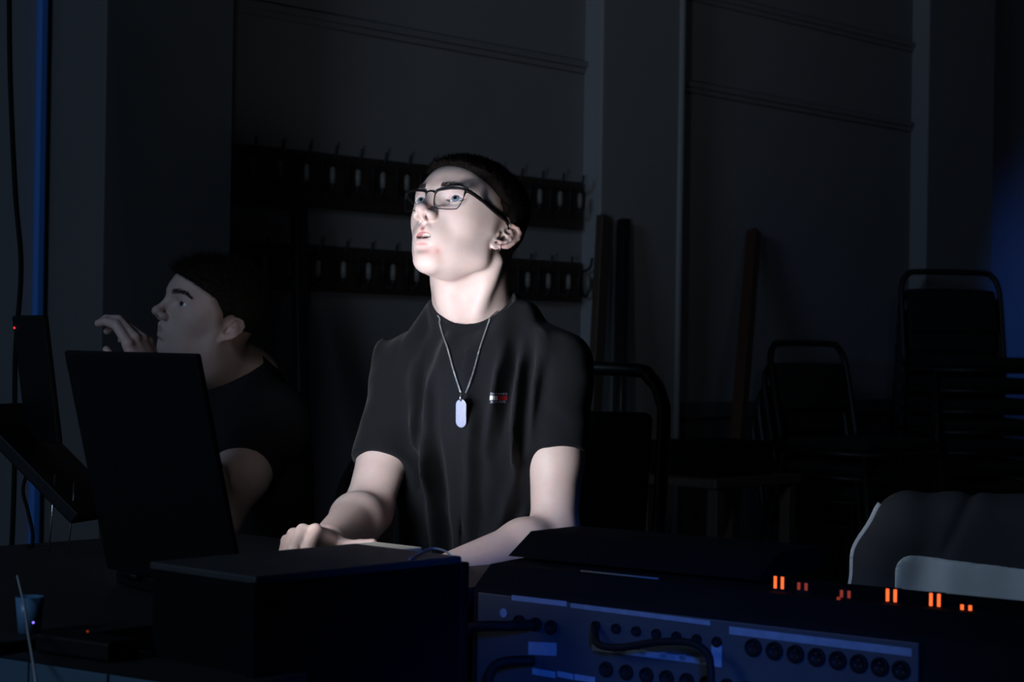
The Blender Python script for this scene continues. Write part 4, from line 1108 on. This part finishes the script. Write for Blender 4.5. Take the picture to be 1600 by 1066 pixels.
for s_ in (-1, 1):
    f_ = up_(0.14 * s_, 0.40, 0.085); Sx = Sdf(); Sx.cap(WORLD, f_ + np.array([0, 0, -0.035]), f_ + uF * 0.14 + np.array([0, 0, -0.05]), 0.045, 0.035); Sx.cap(WORLD, f_, f_ + np.array([0, 0, -0.03]), 0.044, 0.045, 0.02)
    Sx.fn(lambda P: 0.002 - P[..., 2], f_, 0.4, 0, '&')
    sdf_object('shoe', Sx, f_ - 0.22, f_ + 0.22, 0.009, MT['shoe'], person2)

# their chairs
c1 = make_chair('padded_chair', 'black padded chair behind the brightly lit person', 0.525, 1.015, 0.43)
cpos = at(778, 575, 3.12); c1.location = (cpos[0], cpos[1], 0); c1.rotation_euler = (0, 0, face(-0.28, -0.96))
c2 = make_chair('padded_chair', 'black padded chair under the dimly lit person at the left', 0.40, 0.80, 0.44)
c2.location = (UC[0] + 0.02, UC[1] + 0.02, 0); c2.rotation_euler = (0, 0, face(uF[0], uF[1]))
# ------------------------------------------------------------------ desk and equipment
DA, DN = WD.copy(), -WN.copy()          # desk runs parallel to the long wall; DN points from its front edge to the back
DO = np.array([-0.117, 2.371, 0.0])
DR = np.stack([DA, DN, np.array([0, 0, 1.0])], 1)
def dpt(l, n, z): return DO + DA * l + DN * n + np.array([0, 0, z])
DZ = 0.742
desk = thing('desk', dpt(-0.4, 0.4, 0), 'long dark desk that carries the open laptop and the tablet', 'desk')
MB().box(dpt(-0.45, 0.41, DZ - 0.0125), (0.78, 0.40, 0.0125), DR, 0.002).build('desk_top', MT['desk'], desk)
for l in (-1.18, 0.27):
    for n in (0.05, 0.77):
        MB().tube([dpt(l, n, 0), dpt(l, n, DZ - 0.025)], 0.018, 10).build('leg', MT['tube'], desk, True)
MB().box(dpt(-0.45, 0.41, DZ - 0.055), (0.72, 0.34, 0.02), DR).build('apron', MT['black'], desk)

# open laptop, its lid back to us and its lit screen on the person
ln = np.array([0.80, 0.60, 0]); lw = np.array([0.60, -0.80, 0])     # screen normal, width direction (towards us, to the right)
tilt = math.radians(13)
LH, LW = 0.262, 0.350
lup = np.array([0, 0, 1.0]) * math.cos(tilt) - ln * math.sin(tilt); lnt = ln * math.cos(tilt) + np.array([0, 0, 1.0]) * math.sin(tilt)
ctr_top = at(205, 549, 2.245)
zb = DZ + 0.001
LH = (ctr_top[2] - zb - 0.022) / lup[2]; hinge = ctr_top - lup * LH
lap = thing('laptop', (hinge[0], hinge[1], zb), 'open black laptop, lid back to the camera, lighting the person', 'laptop')
LR = np.stack([lw, lnt, lup], 1)
lid = MB().box(hinge + lup * LH / 2 - lnt * 0.004, (LW / 2, 0.004, LH / 2), LR, 0.003).build('lid', MT['black'], lap)
MB().box(hinge + lup * (LH / 2 + 0.004) + lnt * 0.0004, (LW / 2 - 0.010, 0.0008, LH / 2 - 0.014), LR).build('screen', MT['screen'], lid)
ll_ = lamp('laptop_screen_light', 'AREA', hinge + lup * LH * 0.55 + lnt * 0.045, (0.05, 2.93, 1.19), 2.4, (0.88, 0.93, 1.0), 0.2)
ll_.data.shape = 'RECTANGLE'; ll_.data.size = 0.19; ll_.data.size_y = 0.15; ll_.data.spread = math.radians(90)
BR_ = np.stack([lw, ln, np.array([0, 0, 1.0])], 1)
base = MB().box(hinge + ln * 0.128 + np.array([0, 0, -0.012]), (LW / 2, 0.124, 0.009), BR_, 0.004).build('base', MT['black'], lap)
km = MB()
for r_ in range(6):
    for c_ in range(14):
        km.box(hinge + ln * (0.035 + 0.0185 * r_) + lw * (-0.150 + 0.0225 * c_) + np.array([0, 0, -0.002]), (0.0095, 0.0080, 0.0012), BR_)
km.build('keyboard', MT['keys'], base)
MB().box(hinge + ln * 0.195 + np.array([0, 0, -0.0028]), (0.05, 0.032, 0.0004), BR_).build('touchpad', MT['keys'], base)
for s_ in (-1, 1):
    MB().tube([hinge + lw * (s_ * 0.12 - 0.02) + np.array([0, 0, -0.004]), hinge + lw * (s_ * 0.12 + 0.02) + np.array([0, 0, -0.004])], 0.006, 8).build('hinge', MT['black'], lap, True)

# tablet on a wire stand at the far left
tn_ = np.array([0.80, 0.60, 0]); tw_ = np.array([0.60, -0.80, 0]); tt = math.radians(8)
tup = np.array([0, 0, 1.0]) * math.cos(tt) - tn_ * math.sin(tt); tnn = tn_ * math.cos(tt) + np.array([0, 0, 1.0]) * math.sin(tt)
tc_ = at(58, 592, 2.86); TRm = np.stack([tw_, tnn, tup], 1)
tab = thing('tablet', tc_ - tup * 0.095, 'upright black tablet with a red light, at the left edge', 'tablet')
body = MB().box(tc_, (0.058, 0.005, 0.095), TRm, 0.003).build('tablet_body', MT['black'], tab)
MB().box(tc_ + tnn * 0.0055, (0.052, 0.0006, 0.086), TRm).build('screen', MT['dimscreen'], body)
MB().lathe(tc_ - tw_ * 0.050 + tup * 0.077 - tnn * 0.005, [(0.0018, 0.0), (0.0018, 0.0012), (0.0006, 0.0018)], 10, -tnn).build('indicator_light', MT['redled'], body)
st = thing('wire_stand', (tc_[0], tc_[1], DZ), 'tilted black tray on two thin silver rods under the tablet', 'stand')
tray = [at(-40, 660, 2.86), at(30, 690, 2.86), at(90, 745, 2.84), at(150, 812, 2.82)]
td = tray[3] - tray[1]; tdl = np.linalg.norm(td); td /= tdl; tside = np.cross(td, [0, 0, 1]); tside = np.array([-td[1], td[0], 0]); tside /= np.linalg.norm(tside); tnorm = np.cross(td, tside)
MB().box((tray[0] + tray[3]) / 2 + tside * 0.03 + np.array([0, 0, 0.012]), (np.linalg.norm(tray[3] - tray[0]) / 2, 0.07, 0.010), np.stack([td, tside, tnorm], 1), 0.003).build('tray', MT['black'], st)
for a, b in (((86, 752, 2.80), (79, 832)), ((116, 764, 2.80), (108, 848))):
    p_ = at(*a); q_ = at(b[0], b[1], 2.79); q_ = p_ + (q_ - p_) * ((p_[2] - DZ) / max(p_[2] - q_[2], 1e-3))
    MB().tube([p_ + np.array([0, 0, 0.01]), q_], 0.0014, 8).build('rod', MT['chrome'], st, True)
tag(MB().tube(smooth_path([at(46, 728, 2.88), at(36, 765, 2.88), at(44, 800, 2.87), at(51, 835, 2.86), at(48, 868, 2.85), np.array([at(44, 890, 2.84)[0], 2.84, DZ + 0.004])], 6), 0.0028, 8).build('charging_cable', MT['cable'], None, True), 'thin black cable hanging from the tablet to the desk', 'cable')

# tall black equipment case in front of the desk
BOXZ = 0.83
FR_ = at(722, 868, 2.02); FR_[2] = 0; bl, bd = 0.28, 0.165
cc = FR_ - DA * bl / 2 + DN * bd / 2
case = thing('equipment_case', (cc[0], cc[1], 0), 'tall black equipment case standing in front of the seated person', 'case')
MB().box(cc + np.array([0, 0, BOXZ / 2 - 0.004]), (bl / 2 - 0.002, bd / 2 - 0.002, BOXZ / 2 - 0.004), DR, 0.004).build('case_body', MT['blackmatte'], case)
MB().box(cc + np.array([0, 0, BOXZ - 0.004]), (bl / 2, bd / 2, 0.004), DR, 0.002).build('case_top', MT['casetop'], case)
e = MB()
for s_ in (-1, 1): e.box(cc + DA * s_ * (bl / 2) + np.array([0, 0, BOXZ / 2]) - DN * bd / 2, (0.006, 0.006, BOXZ / 2 - 0.006), DR, 0.002)
e.build('corner_edging', MT['blackmatte'], case)
MB().box(cc - DN * (bd / 2 + 0.002) + np.array([0, 0, 0.55]), (0.055, 0.004, 0.045), DR, 0.003).build('recessed_handle', MT['tube'], case)
def on_level(px, py, z):
    d = at(px, py, 1.0) - CAM; return CAM + d * ((z - CAM[2]) / d[2])
lp = [on_level(px, py, BOXZ + 0.0014) for px, py in ((640, 874), (652, 867), (668, 859), (682, 857.5), (697, 862), (704, 868))]
tag(MB().tube(smooth_path(lp, 6), 0.0011, 8).build('wire_loop', MT['paleCable'], None, True), 'thin pale wire loop lying on top of the tall black case', 'wire')
# a sheet of paper on the desk beyond the case
pp = at(592, 878, 2.60); pp = dpt(0.085, 0.055, 0)
tag(MB().box(np.array([*at(597, 852, 2.50)[:2], DZ + 0.024]), (0.030, 0.045, 0.0235), DR, 0.002).build('paper_stack', MT['paper'], None), 'stack of white paper on the desk by the forearm', 'paper')

# mixing desk, its rear panel to us
MA = np.array([0.793, -0.609, 0]); MNn = np.array([-0.609, -0.793, 0])      # along the rear edge, out of the rear panel
m0 = at(767, 876, 2.26); MZ = m0[2]
MW = 0.70
def mpt(a, n, z): return np.array([m0[0], m0[1], 0]) + MA * a + MNn * n + np.array([0, 0, z])
mt_ = thing('mixer_table', mpt(MW / 2, -0.22, 0), 'low black table under the mixing desk', 'table')
MBz = 0.56
MR = np.stack([MA, -MNn, np.array([0, 0, 1.0])], 1)
MB().box(mpt(MW / 2, -0.19, MBz - 0.014), (MW / 2 + 0.06, 0.30, 0.012), MR, 0.002).build('table_top', MT['desk'], mt_)
for a in (0.0, MW):
    for n in (0.06, -0.44):
        MB().tube([mpt(a, n, 0), mpt(a, n, MBz - 0.026)], 0.016, 10).build('leg', MT['tube'], mt_, True)
mx = thing('mixing_desk', mpt(MW / 2, -0.2, MBz), 'large mixing desk seen from behind with blue-lit sockets and orange lights', 'mixer')
# wedge body
hgt = MZ - MBz
prof = [(0.0, 0.002), (0.035, 0.002), (0.030, hgt - 0.028), (0.0, hgt - 0.004), (-0.10, hgt), (-0.42, hgt - 0.07), (-0.42, 0.002)]
wv_, wf = [], []
for a in (0.0, MW): wv_ += [mpt(a, n, MBz + z) for n, z in prof]
k_ = len(prof); wf = [tuple(range(k_))[::-1], tuple(range(k_, 2 * k_))] + [(i, (i + 1) % k_, k_ + (i + 1) % k_, k_ + i) for i in range(k_)]
MB().add(wv_, wf).build('mixer_body', MT['blackmatte'], mx)
def on_w(px):
    d = at(px, 960, 1.0) - CAM; o = mpt(0, 0.0385, 0); t = np.dot(o - CAM, MNn) / np.dot(d, MNn); return np.dot(CAM + d * t - o, MA)
# rear panel and its furniture; panel coordinates: a along, z up from the base
PWD = on_w(1430)
rp = MB().box(mpt(PWD / 2 + 0.008, 0.0365, MBz + (hgt - 0.03) / 2 + 0.002), (PWD / 2 - 0.004, 0.002, (hgt - 0.04) / 2), MR, 0.001).build('rear_panel', MT['mixer'], mx)
PN = 0.0385
def on_panel(px, py):
    """panel coordinates (along, height) of the panel point seen at a pixel"""
    d = at(px, py, 1.0) - CAM; o = mpt(0, PN, 0); t = np.dot(o - CAM, MNn) / np.dot(d, MNn); p_ = CAM + d * t; return np.dot(p_ - o, MA), p_[2]
def pbox(px0, py0, px1, py1, name, material, depth=0.0008, parent=None):
    a0, z0 = on_panel(px0, py0); a1, z1 = on_panel(px1, py1)
    zc = (z0 + z1) / 2
    return MB().box(mpt((a0 + a1) / 2, PN + depth / 2, zc), (abs(a1 - a0) / 2, depth / 2 + 0.0003, max(abs(z1 - z0) / 2, 0.002)), MR).build(name, material, parent or rp)
def pstrip(px0, py0, px1, py1, hpx, name, material):
    """a slim printed strip following the panel between two pixels"""
    a0, z0 = on_panel(px0, py0); a1, z1 = on_panel(px1, py1); h_ = abs(on_panel(px0, py0 + hpx)[1] - z0) / 2
    vs = [mpt(a0, PN + 0.0006, z0 - h_), mpt(a1, PN + 0.0006, z1 - h_), mpt(a1, PN + 0.0006, z1 + h_), mpt(a0, PN + 0.0006, z0 + h_)]
    vs += [v - MNn * 0.0009 for v in vs]
    return MB().add(vs, [(0, 1, 2, 3), (7, 6, 5, 4), (0, 4, 5, 1), (1, 5, 6, 2), (2, 6, 7, 3), (3, 7, 4, 0)]).build(name, material, rp)
pstrip(800, 934, 886, 944, 8, 'label_strip', MT['strip'])
pstrip(826, 1013, 870, 1015, 20, 'label_strip', MT['strip'])
pstrip(832, 1049, 868, 1055, 10, 'label_strip', MT['strip']); pstrip(871, 1053, 896, 1058, 9, 'label_strip', MT['strip']); pstrip(898, 1058, 930, 1063, 9, 'label_strip', MT['strip'])
dimstrip = mat('faded_label_strip', (0.14, 0.155, 0.18), 0.6, var=0.4, scale=90)
pstrip(925, 1012, 1105, 1034, 9, 'label_strip', dimstrip); pstrip(892, 946, 1110, 974, 7, 'label_strip', dimstrip)
pstrip(1112, 1024, 1128, 1026, 34, 'label_strip', MT['strip'])
pstrip(1140, 985, 1425, 1020, 12, 'label_strip', dimstrip)
for i in range(6): 
    pstrip(938 + i * 31, 1012 + i * 3.9, 948 + i * 31, 1013 + i * 3.9, 9, 'label_mark', MT['strip'])
def socket(px, py, r, name='socket'):
    a, z = on_panel(px, py); c_ = mpt(a, PN, z)
    o = MB().lathe(c_, [(r, 0.0), (r, 0.003), (r * 0.86, 0.0045), (r * 0.80, 0.0035), (r * 0.78, 0.0012), (0.001, 0.0012)], 20, MNn).build(name, MT['socket'], rp, True)
    pm = MB()
    for k in range(3):
        an = math.radians(90 + 120 * k); q = c_ + MA * r * 0.42 * math.cos(an) + np.array([0, 0, 1]) * r * 0.42 * math.sin(an); pm.tube([q, q + MNn * 0.0032], r * 0.10, 6)
    pm.build('contact', MT['chrome'], o); return o
for i in range(8): socket(1178 + i * 33.0, 1012 + i * 5.0, 0.0095)
for i in range(7): socket(932 + i * 31.5, 978 + i * 4.2, 0.0055, 'jack_socket')
for i in range(8): socket(948 + i * 31.5, 1046 + i * 4.5, 0.0085)
for x_, y_ in ((812, 972), (838, 976), (862, 980)): socket(x_, y_, 0.008)
a, z = on_panel(787, 958); MB().lathe(mpt(a, PN, z), [(0.0052, 0), (0.0052, 0.0008), (0.0042, 0.0008), (0.0042, 0.0003), (0.001, 0.0003)], 20, MNn).build('power_mark', MT['strip'], rp)
# bright trim on the upper edge
MB().tube([mpt(0.13, 0.0, MZ - 0.0015), mpt(0.235, 0.0, MZ - 0.0015)], 0.0012, 6).build('metal_trim', mat('dull_metal_trim', (0.12, 0.115, 0.11), 0.5, 0.3), mx, True)
# lit buttons along the top
def top_pt(px, dn):
    d = at(px, 900, 1.0) - CAM; o = mpt(0, dn, 0); t = np.dot(o - CAM, MNn) / np.dot(d, MNn); return np.dot(CAM + d * t - o, MA)
def lit_button(px, py_c, w_, h_, material, dn=-0.02):
    a = top_pt(px, dn); d = at(px, py_c, 1.0) - CAM; o = mpt(0, dn, 0); t = np.dot(o - CAM, MNn) / np.dot(d, MNn); zc = (CAM + d * t)[2]
    z0 = MZ - 0.012; zt = zc + h_ * 0.62
    b_ = MB().box(mpt(a, dn, (z0 + zt) / 2), (w_ * 0.62, 0.005, (zt - z0) / 2), MR, 0.001).build('lit_button', MT['socket'], mx)
    for s_ in (-1, 1):
        MB().box(mpt(a + s_ * 0.0043, dn + 0.0052, zc), (0.0017, 0.0006, h_ * 0.56), MR, 0.0004).build('light_bar', material, b_)
for px, py, m_ in ((1221, 910, 'orange'), (1325, 928, 'orangedim'), (1397, 930, 'orange'), (1465, 937, 'orange'), (1514, 955, 'orange'), (1258, 916, 'orangedim')):
    sm = 0.6 if m_ == 'orangedim' else 1.0
    lit_button(px, py, 0.0125, 0.0115 * sm, MT[m_])
a = top_pt(1308, 0.004); MB().lathe(mpt(a, 0.0, MZ - 0.003), [(0.002, -0.001), (0.002, 0.001), (0.0008, 0.002)], 8).build('indicator_light', MT['orangedim'], mx)
# cables plugged into the panel
def panel_cable(pts, r, label, plug=True):
    P_ = []
    for px, py, off in pts:
        a, z = on_panel(px, py); P_.append(mpt(a, PN + off, z))
    o = MB().tube(smooth_path(P_, 8), r, 8).build('audio_cable', MT['cable'], None, True)
    return tag(o, label, 'cable')
panel_cable([(838, 976, 0.004), (822, 974, 0.03), (795, 972, 0.045), (775, 976, 0.05), (762, 1000, 0.055), (758, 1040, 0.06), (756, 1100, 0.06)], 0.006, 'thick black cable plugged into the left end of the rear panel')
panel_cable([(932, 978, 0.004), (960, 1002, 0.03), (1000, 1006, 0.035), (1060, 997, 0.04), (1110, 998, 0.04), (1136, 1014, 0.04), (1146, 1040, 0.045), (1150, 1090, 0.05)], 0.0042, 'black cable arching across the middle of the rear panel')
panel_cable([(838, 1032, 0.004), (812, 1030, 0.03), (800, 1045, 0.04), (796, 1090, 0.045)], 0.006, 'black cable drooping at the lower left of the rear panel')
# second black unit behind, with faint lettering
q0 = at(830, 830, 2.32); UZ = q0[2]
def qpt(a, n, z): return np.array([q0[0], q0[1], 0]) + MA * a + MNn * n + np.array([0, 0, z])
un = thing('audio_unit', qpt(0.22, -0.06, 0), 'black sloped audio unit with faint lettering on the mixing desk', 'audio unit')
prof = [(0.045, MZ + 0.003), (0.0, UZ), (-0.10, UZ), (-0.12, MZ + 0.003)]
v_, k_ = [], 4
for a in (0.0, 0.34): v_ += [qpt(a, n, z) for n, z in prof]
MB().add(v_, [tuple(range(4))[::-1], tuple(range(4, 8))] + [(i, (i + 1) % 4, 4 + (i + 1) % 4, 4 + i) for i in range(4)]).build('unit_body', MT['blackmatte'], un)
sl = np.array([*(MNn[:2] * 0.045), MZ + 0.003 - UZ]); sl /= np.linalg.norm(sl); sn = np.cross(MA, sl); sn = sn if np.dot(sn, MNn) > 0 else -sn
me = text_mesh('behringer', 0.030)
tc0 = qpt(0.185, 0.0225, (UZ + MZ) / 2) + sn * 0.0008
MB().add([tc0 + MA * v.co.x * 1.1 - sl * v.co.y for v in me.vertices], [tuple(p_.vertices) for p_ in me.polygons]).build('lettering', MT['letter'], un)

# side table with a pale edge, cup and small devices at the lower left
ea, eb = at(0, 1019, 1.90), at(148, 1041, 1.827)
ed = eb - ea; ed[2] = 0; ed /= np.linalg.norm(ed); ei = np.array([-ed[1], ed[0], 0]); ei = ei if ei[1] > 0 else -ei
SZ = 0.735
sc_ = np.array([ea[0], ea[1], 0])
SR = np.stack([ed, ei, np.array([0, 0, 1.0])], 1)
sidet = thing('side_table', sc_ + ed * 0.05 + ei * 0.11, 'small dark side table with a blue-grey edge at the lower left', 'table')
MB().box(sc_ + ed * 0.14 + ei * 0.063 + np.array([0, 0, SZ - 0.010]), (0.15, 0.062, 0.010), SR, 0.001).build('table_top', MT['desk'], sidet)
for k, (u0, u1) in enumerate(((-0.010, 0.042), (0.044, 0.150), (0.153, 0.29))):
    MB().box(sc_ + ed * (u0 + u1) / 2 + ei * 0.002 + np.array([0, 0, SZ - 0.012]), ((u1 - u0) / 2, 0.004, 0.012), SR, 0.0008).build('edge_band', MT['edge'], sidet)
for u in (0.02, 0.26):
    for v in (0.03, 0.11): MB().tube([sc_ + ed * u + ei * v, sc_ + ed * u + ei * v + np.array([0, 0, SZ - 0.02])], 0.014, 8).build('leg', MT['tube'], sidet, True)
cupp = at(46, 975, 2.02); cupp[2] = SZ + 0.0005
cupp = np.array([at(46, 975, 2.02)[0], 2.02, DZ + 0.0005])
cu = tag(MB().lathe(cupp, [(0.0115, 0.0), (0.0150, 0.038), (0.0145, 0.038), (0.0110, 0.002), (0.001, 0.002)], 24).build('plastic_cup', MT['cup'], None, True), 'small blue plastic cup at the lower left', 'cup')
dv = at(150, 1000, 1.93); dvc = np.array([dv[0], dv[1], SZ + 0.0005])
dev = thing('power_adapter', dvc, 'black power adapter with a blue and an orange light at the lower left', 'adapter')
MB().box(dvc + np.array([-0.008, -0.006, 0.010]), (0.052, 0.022, 0.0095), SR, 0.003).build('adapter_body', MT['black'], dev)
for px, py, m_, nm in ((52, 973, 'blueled', 'blue_light'), (137, 987, 'orangedim', 'orange_light')):
    p_ = at(px, py, 1.885 if px > 100 else 1.93)
    MB().lathe(p_, [(0.0005, -0.0012), (0.0012, 0.0), (0.0005, 0.0012)], 10, (0, 1, 0)).build(nm, MT[m_], dev)
wc = [at(27, 900, 2.02), at(33, 925, 2.0), at(39, 950, 1.96), at(44, 990, 1.90), at(50, 1025, 1.85), at(56, 1066, 1.82), at(62, 1120, 1.82)]
tag(MB().tube(smooth_path(wc, 6), 0.0013, 8).build('white_cable', MT['paleCable'], None, True), 'thin pale cable hanging in front of the blue cup', 'cable')

# ------------------------------------------------------------------ chair with a jacket at the right
jc = make_chair('padded_chair', 'black padded chair under the striped jacket at the lower right', 0.44, 0.815, 0.44)
jy = math.radians(-12)
jp = np.array([0.735, 2.62, 0.0]); ju = np.array([math.cos(jy), math.sin(jy), 0]); jn = np.array([ju[1], -ju[0], 0])    # along the back, towards us
jc.location = Vector(jp - jn * 0.285); jc.rotation_euler = (0, 0, face(-jn[0], -jn[1]))
J = Frame(jp, [ju, jn, tU])
jk = thing('jacket', jp + np.array([0, 0, 0.45]), 'dark navy jacket with pale panel and white piping draped over a chair', 'jacket')
def rbox(F, c, h, r):
    c, h = np.array(c, np.float32), np.array(h, np.float32)
    def f(P):
        q = np.abs(F.to(P) - c) - (h - r); return np.sqrt((np.maximum(q, 0) ** 2).sum(-1)) + np.minimum(q.max(-1), 0) - r
    return f
def jacket_ops(grow):
    S = Sdf(); c = (0.0, 0.0, 0.655); h = (0.225, 0.048, 0.205)
    S.fn(rbox(J, c, (h[0] + grow, h[1] + grow, h[2] + grow), 0.045), J.w(c), 0.33)
    S.chain(J, [(-0.195, 0.01, 0.815), (-0.220, 0.018, 0.765), (-0.232, 0.022, 0.70), (-0.235, 0.025, 0.60), (-0.232, 0.025, 0.50)], [0.030 + grow, 0.032 + grow, 0.030 + grow, 0.030 + grow, 0.032 + grow], 0.035)
    def fold(P):
        q = J.to(P); lowz = np.clip((0.80 - q[..., 2]) / 0.15, 0, 1); wv = vnoise(q * 5 + 2)
        a = vnoise(np.stack([q[..., 0] * 26 + wv * 3 + 7, q[..., 1] * 6, q[..., 2] * 5], -1)) - 0.5
        cr = np.exp(-((q[..., 0] + 0.155 + (q[..., 2] - 0.74) * -0.45) / 0.008) ** 2) * np.clip((q[..., 2] - 0.76) / 0.03, 0, 1)
        sag = 0.012 * np.exp(-((q[..., 0] + 0.02) / 0.12) ** 2)
        return -(0.022 * a * lowz + 0.006 * a - 0.006 * cr * (1 - lowz))
    S.fn(fold, J.w(c), 0.5, 0.0, '~'); return S
sdf_object('jacket_body', jacket_ops(0.0), np.array([0.42, 2.46, 0.42]), np.array([1.05, 2.80, 0.92]), 0.0045, MT['jnavy'], jk, it=2)
SP = jacket_ops(0.0045)
def panel_cut(P):
    q = J.to(P); zl = 0.777 - 0.09 * (q[..., 0] + 0.18); dx = -(q[..., 0] + 0.203); dz = q[..., 2] - zl
    d = np.where((dx > -0.025) & (dz > -0.025), np.hypot(dx + 0.025, dz + 0.025) - 0.025, np.maximum(dx, dz)); return np.maximum(d, 0.005 - q[..., 1])
SP.fn(panel_cut, J.w((0, 0, 0.65)), 0.6, 0.0, '&')
sdf_object('pale_panel', SP, np.array([0.42, 2.46, 0.42]), np.array([1.05, 2.80, 0.92]), 0.0035, MT['jgrey'], jk, it=2)
JB = jacket_ops(0.0)
def pipe(pts):
    out = []
    for x, z in smooth_path([(a, b, 0) for a, b in pts], 6) and [(p_[0], p_[1]) for p_ in smooth_path([(a, b, 0) for a, b in pts], 6)]:
        P0 = J.w((x - 0.12, 0.0, z)) ; q = surf(JB, P0, J.w((1, 0.12, 0))[None] - J.w((0, 0, 0))[None], 0.0, 0.2, 80)[0]
        if not np.isnan(q[0]): out.append(q)
    return MB().tube(out, 0.0048, 8).build('piping', MT['jpipe'], jk, True)
pipe([(-0.20, 0.842), (-0.225, 0.815), (-0.24, 0.79), (-0.245, 0.765)])
pipe([(-0.245, 0.765), (-0.26, 0.735), (-0.262, 0.70), (-0.265, 0.66)])
